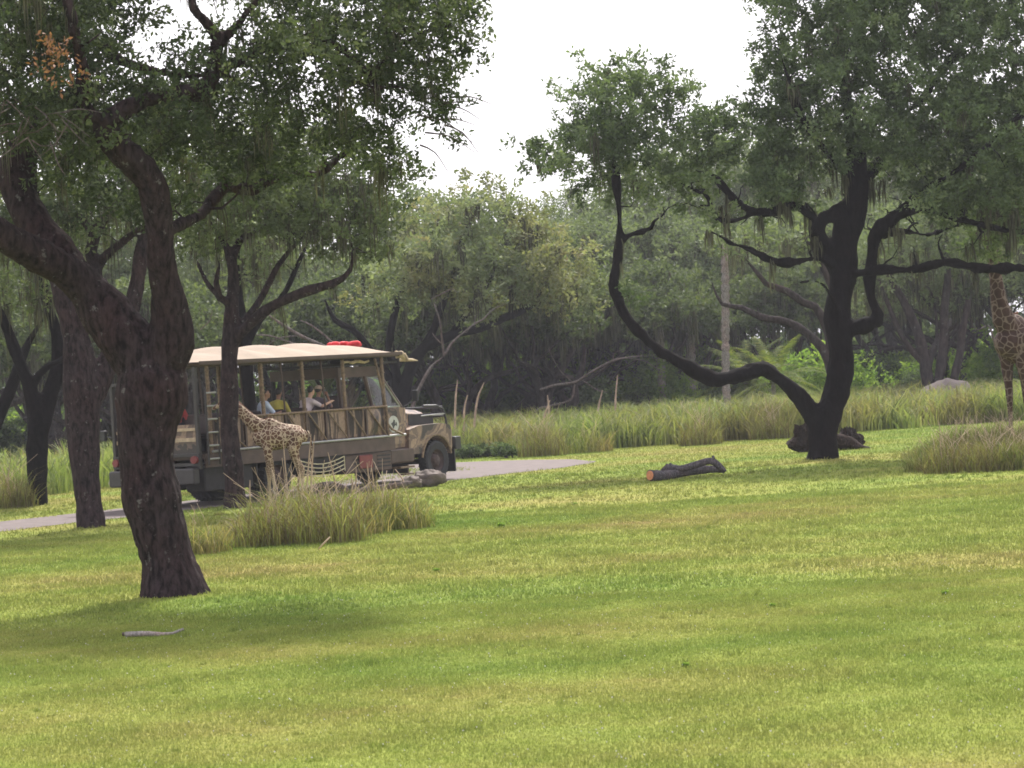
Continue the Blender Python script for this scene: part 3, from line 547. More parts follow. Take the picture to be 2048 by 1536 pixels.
# ------------------------------------------------------------------ forest behind: a few kinds of tree, each copy a thing of its own
def walk(rng, p, d, r, L, n=7, bend=.25, up_=.08):
    pts = []; p = np.array(p, float); d = np.array(d, float); d /= np.linalg.norm(d)
    for i in range(n):
        pts.append((*p, r*(1-.6*i/(n-1)))); d = d+rng.normal(size=3)*bend; d[2] += up_; d /= np.linalg.norm(d); p = p+d*L/(n-1)
    return spline(pts, .4)
def proto_tree(name, label, cat, seed, kind, H, mat, bark, group, leaf=.2, per=60):
    rng = np.random.default_rng(seed); limbs = []; blobs = []
    stems = {'spread': 2, 'tall': 1, 'twisted': 3}[kind]
    for s in range(stems):
        a = rng.random()*6.28; lean = {'spread': .45, 'tall': .12, 'twisted': .75}[kind]
        tr = walk(rng, (.15*math.cos(a), .15*math.sin(a), -.05), (lean*math.cos(a), lean*math.sin(a), 1), H*.02*{'tall': 1.1, 'spread': 1.1, 'twisted': 1.7}[kind], H*.6, 8, .16 if kind == 'tall' else .3)
        limbs.append(tr)
        for k in range(4):
            i = int(len(tr)*(.4+.55*rng.random())); b = rng.random()*6.28
            limbs.append(walk(rng, tr[i, :3], (math.cos(b), math.sin(b), .7), tr[i, 3]*.7, H*.35, 6, .25))
    for l in limbs[1:]:
        e = l[-1, :3]; R = H*(.15+.06*rng.random())
        blobs.append((*e, R*1.25, R*1.25, R*.7, 1.))
    W = H*(.42 if kind != 'tall' else .26); top = H*.9
    for k in range(5):
        a = rng.random()*6.28; q = W*rng.random()*.6; R = H*.16
        blobs.append((q*math.cos(a), q*math.sin(a), H*(.62+.25*rng.random()), R*1.4, R*1.4, R*.8, 1.))
    root = thing(name, label, cat, (0, 0, 0), group=group)
    V, I = tubes(limbs, 7); new_obj('trunk', fast_mesh('trunk', V, 4, I, bark, True), root)
    T = sample_blobs(blobs, H*.085, rng); T = T[T[:, 2] > {'spread': 4.6, 'tall': 5., 'twisted': 3.9}[kind]+rng.random(len(T))*.8]; br = grow(limbs, T, rng, rmax=.07, k0=.011 if kind == 'twisted' else .016)
    V, I = tubes(br, 4); o = new_obj('branches', fast_mesh('branches', V, 4, I, bark, True), root); o['kind'] = 'stuff'
    o = new_obj('crown', leaves('crown', T, H*.062, per, leaf, mat, rng, np.zeros(3), sprigs=7), root); o['kind'] = 'stuff'
    sel = np.vstack([x[1:4, :3] for x in br]); sel = sel[rng.random(len(sel)) < .12]
    if len(sel): o = new_obj('hanging_moss', moss_mesh('hanging_moss', sel, rng, np.zeros(3), 6, 1., .05), root); o['kind'] = 'stuff'
    return root
PROT = {}
LBL = {'spread': ('forest_oak', 'spreading grey green oak in the hazy wood behind the tall grass', 'tree', 'spreading oaks in the wood behind the tall grass'),
       'tall': ('tall_forest_oak', 'tall straight stemmed tree in the hazy wood behind', 'tree', 'tall straight trees at the back of the wood'),
       'twisted': ('twisted_oak', 'low twisted many stemmed oak in the dark thicket', 'tree', 'twisted oaks along the front of the wood')}
for key, kind, seed, H in (('s1', 'spread', 101, 10), ('s2', 'spread', 102, 11), ('s3', 'spread', 103, 9.5), ('t1', 'tall', 104, 16), ('t2', 'tall', 105, 15), ('w1', 'twisted', 106, 8), ('w2', 'twisted', 107, 7.5)):
    l = LBL[kind]; PROT[key] = proto_tree(l[0], l[1], l[2], seed, kind, H, {'spread': M_leafF, 'tall': M_leafF, 'twisted': M_leafC}[kind], M_barkf, l[3], leaf=.2, per=64)
LAB = {}
used = set(); rf = random.Random(77)
def place(key, px, D, s=1., rz=None, label=None):
    loc = (gnd(px, D), D, 0); rz = rf.uniform(0, 6.28) if rz is None else rz; p = PROT[key]; LAB.setdefault(key, p['label'])
    if key not in used:
        used.add(key); p.location = loc; p.rotation_euler = (0, 0, rz); p.scale = (s, s, s); o = p
    else: o = copy_tree(p, loc, rz, (s, s, s))
    o['label'] = label or LAB[key]
    return o
# front row thicket (dark trunks between the truck and the right oak)
for i, (px, D, s) in enumerate([(905, 121, .95), (990, 124, 1), (1085, 122, 1.0), (1190, 126, 1), (1275, 131, 1), (1345, 136, 1), (660, 122, 1), (590, 126, 1), (1560, 136, .95), (1120, 131, 1.05), (1000, 133, 1.1), (720, 128, 1.1), (380, 118, 1), (130, 118, 1), (-60, 112, 1), (250, 112, 1), (1240, 138, 1)]):
    place('w1' if i % 2 else 'w2', px, D, s); i % 3 == 1 and place('w1', px+rf.uniform(20, 50), D+rf.uniform(2, 6), s)
for i, (px, D, s) in enumerate([(1860, 119, .95), (1940, 128, .9), (1750, 137, .95), (1500, 140, 1), (1430, 136, 1), (2120, 124, 1), (2000, 136, 1), (2230, 134, 1)]):
    o = place(('s1', 's3', 's2')[i % 3], px, D+6, s)
mid = [(-260, 140), (-120, 132), (0, 128), (90, 136), (200, 130), (330, 134), (440, 138), (540, 134), (640, 140), (760, 134), (860, 142), (950, 138), (1060, 144), (1160, 140), (1280, 146), (1390, 150), (1620, 144), (1800, 150), (1900, 146), (2350, 140)]
for i, (px, D) in enumerate(mid): place(('s1', 's2', 's3')[i % 3], px, D+rf.uniform(-2, 2), rf.uniform(.95, 1.15) if px < 1300 else 1.)
back = [(-300, 165, .9), (-100, 160, .85), (60, 168, .9), (220, 162, .85), (380, 168, .85), (520, 165, .8), (660, 170, .8), (800, 168, .75), (930, 172, .8), (1050, 168, .86), (1180, 164, .95), (1290, 160, 1.0), (1400, 158, 1.05), (1500, 162, 1.12), (1590, 158, 1.15), (1700, 166, 1.15), (1800, 160, 1.15), (1900, 168, 1.1), (2000, 160, 1.1), (2120, 166, 1.1), (2260, 160, 1.1), (2400, 166, 1.1)]
for i, (px, D, s) in enumerate(back): place('t1' if i % 2 else 't2', px, D, s)
for i, px in enumerate(range(-400, 2600, 100)):
    place(('t1', 's2', 't2', 's1')[i % 4], px+rf.uniform(-30, 30), 188+rf.uniform(-6, 10), (1.0 if px > 1150 else .8)*(1 if i % 2 == 0 else 1.25))
# understory shrubs
def proto_shrub(seed, W, H, mat, name='leafy_shrub', label='bright green leafy shrub in the understory of the wood', group='shrubs in the understory', leaf=.16, n=60):
    rng = np.random.default_rng(seed); T = sample_blobs([(0, 0, H*.5, W, W*.8, H*.5, 1.2), (W*.5, 0, H*.35, W*.6, W*.6, H*.35, 1), (-W*.5, .2, H*.4, W*.6, W*.6, H*.4, 1)], H*.22, rng)
    T = T[T[:, 2] > .1]; stems = [walk(rng, (rng.normal()*.1, rng.normal()*.1, -.03), (rng.normal()*.5, rng.normal()*.5, 1), .03, H*.5, 5, .2) for _ in range(5)]
    root = thing(name, label, 'shrub', group=group); br = grow(stems, T, rng, rmax=.03, k0=.01); V, I = tubes(stems+br, 4)
    new_obj('stems', fast_mesh('stems', V, 4, I, M_barkf, True), root)
    o = new_obj('foliage', leaves('foliage', T, H*.16, n, leaf, mat, rng, np.zeros(3), sprigs=6), root); o['kind'] = 'stuff'; return root
PROT['u1'] = proto_shrub(201, 1.6, 2.6, M_shrub); PROT['u2'] = proto_shrub(202, 1.9, 3.2, M_shrub); PROT['u3'] = proto_shrub(203, 1.5, 2.2, M_leafB, 'dark_shrub', 'dark green shrub in the shade of the wood', 'dark shrubs in the wood')
for i in range(16):
    place(('u1', 'u2')[i % 2], 880+i*28+rf.uniform(-12, 12), rf.uniform(129, 136), rf.uniform(.9, 1.3))
for i in range(86):
    px = -250+i*30+rf.uniform(-18, 18); D = rf.uniform(127, 150); bright = (1240 < px < 2100 and i % 3 != 0) or i % 5 == 0 or (600 < px < 1300 and i % 4 != 0)
    place(('u1', 'u2')[i % 2] if bright else 'u3', px, D, rf.uniform(.75, 1.25))
for i in range(30):
    place('u3', -300+i*95+rf.uniform(-30, 30), rf.uniform(168, 200), rf.uniform(1.8, 2.6))
# pale palm trunks and a green palm
def palm(px, py, D, ptop, r, label, crown=True, seed=1):
    rng = np.random.default_rng(seed); b = gpt(px, 880); b = Vector((gnd(px, D), D, 0)); t = at(ptop[0], ptop[1], D)
    root = thing('palm', label, 'palm', b); H = t.z
    pts = spline([(0, 0, -.05, r*1.1), ((t.x-b.x)*.3, .1, H*.35, r), ((t.x-b.x)*.7, .1, H*.7, r), (t.x-b.x, 0, H, r*.9)], .12)
    pts[:, 3] *= 1+.16*np.sin(np.arange(len(pts))*2.2)+rng.normal(size=len(pts))*.05
    V, I = tubes([pts], 10); new_obj('trunk', fast_mesh('trunk', V, 4, I, M_palmb, False), root)
    if crown: fronds(root, (t.x-b.x, 0, H), 16, 1.7, rng)
    return root
def fronds(root, c, n, L, rng, mat=None):
    for k in range(n):
        a = k*2.4+rng.normal()*.2; el = rng.uniform(-.1, 1.25); P = []; d = np.array([math.cos(a)*math.cos(el), math.sin(a)*math.cos(el), math.sin(el)]); p = np.array(c, float)
        for i in range(9): P.append(p.copy()); d = d+np.array([0, 0, -.16]); d /= np.linalg.norm(d); p = p+d*L/8
        P = np.array(P); V = []; I = []
        sd_ = np.array([-math.sin(a), math.cos(a), 0])
        for i in range(1, 9):
            for s in (-1, 1):
                for q in range(3):
                    t = (q/3); b = P[i-1]*(1-t)+P[i]*t; w_ = .42*math.sin(.35+2.5*(i+t)/9.5); tip = b+(sd_*s*.85+(P[i]-P[i-1])/np.linalg.norm(P[i]-P[i-1])*.6+np.array([0, 0, -.22]))*w_
                    e = (P[i]-P[i-1])*.13; j = len(V); V += [b-e, b+e, tip]; I += [j, j+1, j+2]
        sp = spline([(*q, .018*(1-.08*i)) for i, q in enumerate(P)], .3)
        f = new_obj('frond', fast_mesh('frond', np.array(V), 3, np.array(I), mat or M_palm, tone=np.repeat(rng.random(len(V)//3)*.7+.1, 3)), root)
palm(1449, 870, 119, (1450, 480), .17, 'tall pale rough palm trunk standing alone before the wood', crown=False, seed=2)
palm(1322, 870, 129, (1318, 640), .2, 'shorter pale palm trunk seen through the curve of the snaking limb', seed=3)
palm(1380, 870, 131, (1380, 640), .22, 'pale palm trunk between two others in the wood', seed=4)
for px, py, D, lb in ((1545, 690, 124, 'yellow green palm with arching fronds left of the black trunk'), (1490, 720, 127, 'low green palm left of the yellow green one')):
    b = Vector((gnd(px, D), D, 0)); rt = thing('palmetto', lb, 'palm', b); rg2 = np.random.default_rng(px)
    V, I = tubes([spline([(0, 0, -.05, .14), (0, 0, .8, .12), (.05, 0, 1.6, .1)], .2)], 7); new_obj('trunk', fast_mesh('trunk', V, 4, I, M_palmb, True), rt)
    fronds(rt, (.05, 0, 1.6), 26, 2.9, rg2)
# pale dead wood
def dead(name, label, D, rows_list, base):
    root = thing(name, label, 'dead tree', base); org = np.array(base); L = [limb(D, [(q[0], q[1], q[2]*(.38 if base[1] > 110 else .55), *q[3:]) for q in r], .12) for r in rows_list]
    V, I = tubes(L[:1], 8); new_obj('trunk', fast_mesh('trunk', V-org, 4, I, M_dead, True), root)
    for l in L[1:]: V, I = tubes([l], 6); new_obj('limb', fast_mesh('limb', V-org, 4, I, M_dead, True), root)
dead('dead_tree', 'bleached bare dead tree forking above the truck bonnet', 104, [
    [(805, 893, 8), (822, 830, 7), (836, 780, 6.5), (862, 736, 6), (888, 712, 5.5)], [(888, 712, 5), (884, 675, 4, -.2), (879, 640, 3.6, -.3), (868, 606, 3, -.3), (874, 600, 1.6, -.3)],
    [(886, 690, 3.4), (872, 676, 2.6), (864, 665, 1.6)], [(889, 710, 4.5), (910, 680, 4, .2), (948, 648, 3.5, .3), (965, 640, 3, .4), (988, 618, 2.6, .5), (1017, 606, 1.6, .6)], [(948, 648, 2.2), (952, 630, 1.8), (958, 622, 1)],
    [(925, 665, 2.2), (934, 664, 1.8), (940, 655, 1)], [(862, 598, 1.6), (882, 588, 2), (905, 578, 2.4), (914, 584, 2)]], (gnd(805, 104), 104, 0))
dead('dead_tree', 'low bare grey dead branches lying over the grass left of the snaking limb', 116, [
    [(1080, 780, 6), (1110, 770, 7), (1150, 765, 6.5), (1180, 745, 5.5), (1225, 722, 4.5), (1270, 713, 3.6), (1306, 712, 2)], [(1150, 768, 5), (1140, 800, 6), (1100, 812, 7), (1075, 820, 8), (1060, 860, 8)],
    [(1250, 716, 3), (1290, 722, 2.4), (1310, 735, 2), (1330, 744, 1.4)], [(1165, 760, 3.5), (1195, 780, 3), (1215, 785, 2.2)], [(1145, 765, 3.4), (1120, 740, 3), (1100, 705, 2.6), (1098, 690, 1.6)], [(1225, 722, 3), (1230, 705, 2.2), (1250, 700, 1.5)]], (gnd(1060, 116), 116, 0))
dead('dead_tree', 'fallen grey bare limbs leaning behind the truck roof', 96, [
    [(745, 790, 8), (700, 720, 7), (640, 690, 7), (590, 665, 6), (540, 632, 5), (520, 610, 3)], [(640, 690, 5), (600, 690, 4), (540, 672, 3.6), (500, 670, 2)], [(600, 670, 4), (560, 676, 3), (535, 690, 2)], [(700, 720, 5), (660, 680, 4.5), (620, 650, 4), (600, 640, 3)], [(400, 660, 2), (420, 640, 2.4), (425, 620, 1.6)]], (gnd(745, 96), 96, 0))
dead('bare_snag', 'small pale bare snag sticking up left of the tall giraffe', 92, [[(2020, 860, 5), (2012, 760, 4), (1990, 690, 3.4), (1978, 652, 3.2), (1956, 660, 3.4), (1945, 650, 3), (1942, 636, 2.4)]], (gnd(2020, 92), 92, 0))

# ------------------------------------------------------------------ grass
def blades(n, X, Y, h, wd, rng, lean=.5, seg=1, z=0., curl=.4):
    """grass blades as thin triangles (seg=1) or bent ribbons (seg=2, 3)"""
    a = rng.random(n)*2*np.pi; sdv = np.stack([np.cos(a), np.sin(a), 0*a], 1)*(wd/2)[:, None]
    b = rng.random(n)*2*np.pi; ln = np.stack([np.cos(b), np.sin(b), 0*b], 1)*(lean*(rng.random(n))**1.2)[:, None]
    base = np.stack([X, Y, np.full(n, z)], 1); upv = np.array([0, 0, 1.])
    if seg == 1:
        tip = base+(upv+ln)*h[:, None]; V = np.stack([base-sdv, base+sdv, tip], 1).reshape(-1, 3); return V, np.arange(3*n), 3
    m1 = base+(upv+ln*.35)*(h*.45)[:, None]; m2 = base+(upv*(.83)+ln*(.75))[:]*(h)[:, None]; tip = base+(upv*(.83+.2*(1-curl*rng.random(n)*2.2))[:, None]+ln*1.6)*h[:, None]
    V = np.stack([base-sdv, base+sdv, m1+sdv*.9, m1-sdv*.9, m2+sdv*.6, m2-sdv*.6, tip], 1).reshape(-1, 3); q = np.arange(n)[:, None]*7
    I = np.concatenate([q+[0, 1, 2], q+[0, 2, 3], q+[3, 2, 4], q+[3, 4, 5], q+[5, 4, 6]], 1).ravel(); return V, I, 7
rng = np.random.default_rng(41)
def frustum_pts(n, d0, d1, m=1.3, pw=1.):
    D = np.sqrt(d0**2+(d1**2-d0**2)*rng.random(n)**pw); x = (rng.random(n)*2-1)*(D*.18+m); return x, D
VV = []; TT = []
for n, d0, d1, hh, ww, m in ((600000, 17.5, 34, .024, .007, 1.2), (260000, 34, 56, .04, .015, 1.6), (190000, 56, 100, .045, .02, 2.5)):
    x, y = frustum_pts(n, d0, d1, m)
    cl_ = np.array([noise.noise(Vector((a*1.1, b*.8, 0))) for a, b in zip(x[::20], y[::20])]); cl_ = np.repeat(cl_, 20)[:n]
    o_ = np.argsort(rng.random(n)); h = hh*(.55+.8*rng.random(n))
    nz = np.sin(x*2.1+1.3*np.sin(y*1.3))*np.sin(y*1.7+x*.6); h *= 1+.35*nz
    keep = road_dist(np.stack([x, y], 1)) > 1.6+.5*rng.random(n); x, y, h, nz = x[keep], y[keep], h[keep], nz[keep]
    V, I, k = blades(len(x), x, y, h, np.full(len(x), ww)*(.6+.8*rng.random(len(x))), rng, .9); VV.append(V)
    t = np.clip(.5+rng.normal(size=len(x))*.27-.14*nz, 0, .95); t[rng.random(len(x)) < .02] = 1.; TT.append(np.repeat(t, 3))
m_ = 2600; tx, ty = frustum_pts(m_, 18, 75, 1.5); ts = .5+rng.random(m_); kk = road_dist(np.stack([tx, ty], 1)) > 2.2; tx, ty, ts = tx[kk], ty[kk], ts[kk]; m_ = len(tx)
k_ = 16; x = np.repeat(tx, k_)+rng.normal(size=m_*k_)*.035*np.repeat(ts, k_); y = np.repeat(ty, k_)+rng.normal(size=m_*k_)*.035*np.repeat(ts, k_)
V, I, k = blades(len(x), x, y, np.repeat(ts, k_)*.05*(.5+rng.random(len(x))), .006+.00028*y, rng, 1.1); VV.append(V); TT.append(np.repeat(np.clip(np.repeat(rng.random(m_), k_)*.7+rng.random(len(x))*.2, 0, .95), 3))
V = np.vstack(VV); T = np.concatenate(TT)
o = new_obj('lawn_grass', fast_mesh('lawn_grass', V, 3, np.arange(len(V)), M_lawn, tone=T)); tag(o, 'short sunlit yellow green grass of the open meadow', 'grass', kind='stuff')
# little pale flower heads in the foreground
n = 2600; x, y = frustum_pts(n, 18, 36, 1, 1.5); z = .03+rng.random(n)*.02; s = .004+.004*rng.random(n); a = rng.random(n)*3.14
c = np.stack([x, y, z], 1); u_ = np.stack([np.cos(a), np.sin(a), 0*a], 1)*s[:, None]; v_ = np.stack([-np.sin(a)*.5, np.cos(a)*.5, 0*a+.8], 1)*s[:, None]
V = np.stack([c-u_, c-v_, c+u_, c+v_], 1).reshape(-1, 3); o = new_obj('meadow_flowers', fast_mesh('meadow_flowers', V, 4, np.arange(4*n), M_flower)); tag(o, 'tiny whitish seed heads scattered through the foreground grass', 'flowers', kind='stuff')
# far band of tall grass
def tall_field(pts, nb, H, wd, rng, mat, name, tuft=.35, z=0):
    m = len(pts); cx = np.repeat(pts[:, 0], nb)+rng.normal(size=m*nb)*tuft; cy = np.repeat(pts[:, 1], nb)+rng.normal(size=m*nb)*tuft
    hs_ = np.repeat(.6+.6*rng.random(m), nb); h = H*hs_*(.35+.8*rng.random(m*nb)**1.4); V, I, k = blades(m*nb, cx, cy, h, np.full(m*nb, wd)*(.4+rng.random(m*nb)), rng, .85, 2)
    t = np.clip(np.repeat(rng.random(m)*.5, nb)+rng.random(m*nb)*.5, 0, 1); return fast_mesh(name, V, 3, I, mat, tone=np.repeat(t, 7))
n = 1250; px = rng.uniform(880, 2350, n); D0 = np.interp(px, [880, 1200, 1500, 1850, 2350], [93.5, 94.5, 95, 97.5, 99]); D = D0+rng.random(n)**1.3*30
P = np.stack([[gnd(a, b) for a, b in zip(px, D)], D], 1)
o = new_obj('tall_grass', tall_field(P, 62, 1.12, .05, rng, M_tallf, 'tall_grass')); tag(o, 'wide belt of yellow green tall grass in front of the wood', 'tall grass', kind='stuff')
n = 520; px = rng.uniform(-500, 900, n); D = np.interp(px, [-500, 0, 250, 900], [80, 82, 84, 95])+rng.random(n)*24; P = np.stack([[gnd(a, b) for a, b in zip(px, D)], D], 1); P = P[road_dist(P) > 2.6]
o = new_obj('tall_grass', tall_field(P, 60, 1.15, .05, rng, M_tallf, 'tall_grass')); tag(o, 'yellowish tall grass behind the road at the left edge', 'tall grass', kind='stuff')
# grass clumps that stand apart
def clump_proto(seed, n, H, R, wd, mat=None, stalks=5):
    rng = np.random.default_rng(seed); a = rng.random(n)*6.283; q = R*.9*rng.random(n)**.6; x, y = q*np.cos(a), q*np.sin(a)
    h = H*(.28+.85*rng.random(n)**1.6)*(1.05-.45*(q/(R*.9))**2); V, I, k = blades(n, x, y, h, np.full(n, wd)*(.4+rng.random(n)), rng, .95, 2)
    root = thing('grass_clump', 'x', 'tall grass', group='clumps of tall grass')
    tn = np.clip(rng.random(n)*.75+.1, 0, 1); o = new_obj('blades', fast_mesh('blades', V, 3, I, mat or M_tall, tone=np.repeat(tn, 7)), root); o['kind'] = 'stuff'
    if stalks:
        L = [spline([(rng.normal()*.1, rng.normal()*.1, 0, .007), (rng.normal()*.12, rng.normal()*.12, H*.6, .006), (rng.normal()*.3, rng.normal()*.25, H*(1.1+.3*rng.random()), .003)], .2) for _ in range(stalks)]
        V, I = tubes(L, 3); o = new_obj('dry_stalks', fast_mesh('dry_stalks', V, 4, I, M_stalk, True), root); o['kind'] = 'stuff'
    return root
M_stalk = plain('dry_stalk', (.38, .29, .2), .9, var=.3)
M_tallb = leaf_mat('brownish_tall_grass', [(0, (.055, .05, .025)), (.35, (.14, .115, .06)), (.6, (.15, .175, .05)), (1, (.32, .27, .15))], .4)
CL = [clump_proto(301, 640, .86, .7, .016, M_tallb, 12), clump_proto(302, 560, .72, .7, .016, None, 6), clump_proto(303, 420, .42, .8, .017, stalks=1)]
first = [True]*3
def put_clump(i, px, py, s, label, sx=1):
    g = gpt(px, py); loc = (g.x, g.y, 0); rz = rf.uniform(0, 6.28)
    if first[i]: first[i] = False; o = CL[i]; o.location = loc; o.rotation_euler = (0, 0, rz); o.scale = (s*sx, s*sx, s)
    else: o = copy_tree(CL[i], loc, rz, (s*sx, s*sx, s))
    o['label'] = label; return o
near = [(1, 396, 1108, .95, 'brownish grass clump right beside the big trunk'), (2, 450, 1085, .9, None), (0, 545, 1090, 1.0, 'dry reddish clump at the front left of the near grass patch'), (0, 600, 1070, 1.05, None),
        (0, 655, 1085, 1.05, 'straw coloured clump with a pale stick at its foot'), (1, 705, 1070, 1., None), (0, 750, 1060, .95, None), (1, 800, 1058, .9, 'dark based green clump at the right end of the near grass patch'), (1, 825, 1050, .85, None),
        (2, 480, 1070, 1.1, None), (2, 510, 1060, 1.1, None), (1, 560, 1045, 1, None), (0, 625, 1045, 1, None), (1, 690, 1035, 1, None), (0, 735, 1030, .9, None), (1, 780, 1025, .8, None), (1, 500, 1035, .7, None), (2, 420, 1050, .8, None), (1, 640, 1020, .8, None), (2, 830, 1015, .7, None), (1, 580, 1020, .8, None), (2, 440, 1030, .6, None), (2, 700, 1012, .8, None), (2, 770, 1003, .8, None), (1, 520, 1080, .85, None), (1, 620, 1060, .9, None), (0, 680, 1055, .95, None), (1, 770, 1045, .9, None)]
for i, px, py, s, lb in near:
    if px < 530: s *= (.85 if px < 410 else .62)
    o = put_clump(i, px, py, s*(1.15 if py > 1055 else (.8 if py > 1040 else .58)), lb or 'tall grass clump within the patch before the truck'); o['group'] = 'tall grass clumps before the truck'
for i, px, py, s, lb in [(1, 1860, 942, .95, 'reddish brown clump at the left end of the right hand grass patch'), (0, 1900, 945, 1, None), (1, 1945, 940, 1, None), (0, 1985, 942, 1, None), (1, 2025, 940, 1, None), (0, 2060, 938, 1, None), (1, 1880, 920, .9, None), (0, 1930, 915, 1, None), (1, 1975, 912, 1, None), (0, 2020, 910, 1, None), (2, 1855, 915, 1, None), (1, 1905, 900, 1, None), (1, 1950, 896, 1, None), (0, 2000, 893, .9, None), (1, 2050, 900, 1, None), (0, 2110, 930, 1, None), (1, 2150, 915, 1.1, None), (0, 1960, 925, 1, None), (1, 2000, 925, 1, None), (0, 2045, 922, 1, None), (2, 2090, 905, 1.1, None)]:
    o = put_clump(i, px, py, s*.95, lb or 'tall grass clump in the patch at the right edge'); o['group'] = 'tall grass clumps at the right edge'
for i, px, py, s, lb in [(0, 20, 1016, 1.2, 'brownish grass clump beside the road at the left edge'), (1, 48, 1010, 1.0, 'second brownish clump beside the forked oak'), (0, 135, 945, 1.1, 'dry clump behind the stout oak'), (0, 1088, 912, 1.35, 'upright brown tuft standing at the front of the grass belt'), (1, 1180, 905, 1.2, 'brown tuft in the front of the grass belt right of the upright one'), (0, 1545, 878, 1.2, 'brown tuft at the foot of the grass belt left of the black trunk'), (1, 1020, 912, 1.1, 'leaning brown tuft near the pale rock'), (0, 1400, 890, 1.2, 'brown tuft in the front of the belt beyond the cut log')]:
    put_clump(i, px, py, s, lb)
# low round green plants at the road verge and small weeds on the lawn
PROT['v1'] = proto_shrub(211, .35, .38, M_leafB, 'round_weed', 'low round leafy green plant on the far road verge', 'low plants at the road verge', leaf=.06, n=40)
for px, py in ((932, 918), (962, 915), (992, 914), (1002, 917)): o = place('v1', px, gpt(px, py).y, 1.2)
PROT['v2'] = proto_shrub(212, .2, .12, M_shrub, 'meadow_weed', 'x', 'small weeds in the meadow', leaf=.06, n=14)
for px, py, s, lb in ((1002, 1056, .9, 'small spiky weed on the lawn right of the near grass patch'), (872, 1145, .6, 'tiny dark weed on the lawn below the near grass patch'), (1545, 1215, .45, 'tiny upright weed in the right hand lawn'), (1372, 1335, .45, 'dark flat weed in the foreground lawn'), (1150, 1010, .5, 'small weed left of the cut log'), (1890, 1190, .5, 'small weed near the right edge of the lawn'), (560, 1190, .4, 'tiny weed right of the big trunk')):
    g = gpt(px, py); o = place('v2', px, g.y, s*.6, label=lb); o.location.x = g.x
# ------------------------------------------------------------------ the safari truck
def camo_mat(name, scale=1.2, stops=None, axis=(1, 1, 1), rough=.6):
    m, t, o = nodes_mat(name); L = t.links.new; tc = N(t, 'TexCoord'); mp = N(t, 'Mapping'); mp.inputs['Scale'].default_value = axis
    L(tc.outputs['Object'], mp.inputs[0]); nz = N(t, 'TexNoise', i_Scale=scale, i_Detail=2, i_Distortion=1.2); L(mp.outputs[0], nz.inputs['Vector'])
    r = ramp(t, stops or [(0, (.035, .025, .024)), (.40, (.12, .08, .065)), (.48, (.27, .185, .13)), (.60, (.15, .10, .08)), (.66, (.32, .22, .155))], nz.outputs[0], 'CONSTANT')
    n2 = N(t, 'TexNoise', i_Scale=14, i_Detail=6); L(tc.outputs['Object'], n2.inputs['Vector']); r2 = ramp(t, [(.3, (.72, .7, .68)), (.7, (1.08, 1.08, 1.08))], n2.outputs[0])
    mx = N(t, 'Mix', data_type='RGBA', blend_type='MULTIPLY'); mx.inputs[0].default_value = 1; L(r.outputs[0], mx.inputs[6]); L(r2.outputs[0], mx.inputs[7])
    b = N(t, 'BsdfPrincipled', i_Roughness=rough); L(mx.outputs[2], b.inputs['Base Color']); L(b.outputs[0], o.inputs[0]); return m
K_camo = camo_mat('camouflage_paint', 1.3, rough=.42)
K_panel = camo_mat('streaked_panel', 1.0, [(0, (.03, .022, .02)), (.42, (.10, .07, .055)), (.5, (.28, .20, .145)), (.60, (.15, .105, .08)), (.66, (.24, .175, .13))], (3.2, 1, .5), .8)
K_canvas = plain('canvas_roof', (.215, .16, .115), .85, var=.1, scale=3, bump=.3)
K_dark = plain('dark_underbody', (.022, .020, .022), .7, var=.3)
K_black = plain('black_steel', (.014, .014, .017), .45, var=.2)
K_rail = plain('pale_metal_tube', (.34, .34, .35), .35, .3, var=.15)
K_brown = plain('brown_steel', (.075, .048, .04), .6, var=.3, scale=3)
K_tan = plain('tan_pole', (.18, .125, .08), .7, var=.45, scale=16)
K_grey = plain('grey_steel', (.03, .026, .027), .5, var=.2)
K_rubber = plain('tyre_rubber', (.022, .022, .026), .85, var=.25, scale=9)
K_rust = plain('rusty_hub', (.06, .038, .036), .8, var=.4, scale=12)
K_red = plain('red_cloth', (.55, .02, .03), .8, var=.3, scale=9)
K_redp = plain('red_paint', (.16, .025, .025), .5, var=.2)
K_rope = plain('cream_rope', (.5, .46, .30), .9, var=.15)
K_white = plain('white_disc', (.46, .47, .44), .6, var=.15, scale=8)
K_bone = plain('bleached_bone', (.42, .33, .22), .8, var=.3)
K_seat = plain('seat_vinyl', (.045, .03, .028), .6, var=.2)
m, t, o_ = nodes_mat('cab_glass'); b = N(t, 'BsdfPrincipled', i_Roughness=.06); b.inputs['Base Color'].default_value = (.55, .68, .66, 1); b.inputs['Transmission Weight'].default_value = .0
tr = N(t, 'BsdfTransparent'); tr.inputs[0].default_value = (.62, .72, .70, 1); gl = N(t, 'BsdfGlossy', i_Roughness=.05); ms = N(t, 'MixShader', i_0=.10)
t.links.new(tr.outputs[0], ms.inputs[1]); t.links.new(gl.outputs[0], ms.inputs[2]); t.links.new(ms.outputs[0], o_.inputs[0]); K_glass = m

TR = thing('safari_truck', 'open sided camouflage safari truck with scalloped canvas roof on the road', 'truck', T0, TH)
def P_(name, mb, mat, parent=TR, label=None, smooth=False):
    o = mb.build(name, mat, parent, smooth)
    if label: o['label'] = label
    return o
def shared(name, me, parent, loc=(0, 0, 0), rot=None, sc=None):
    o = new_obj(name, me, parent, loc)
    if rot: o.rotation_euler = rot
    if sc: o.scale = sc
    return o
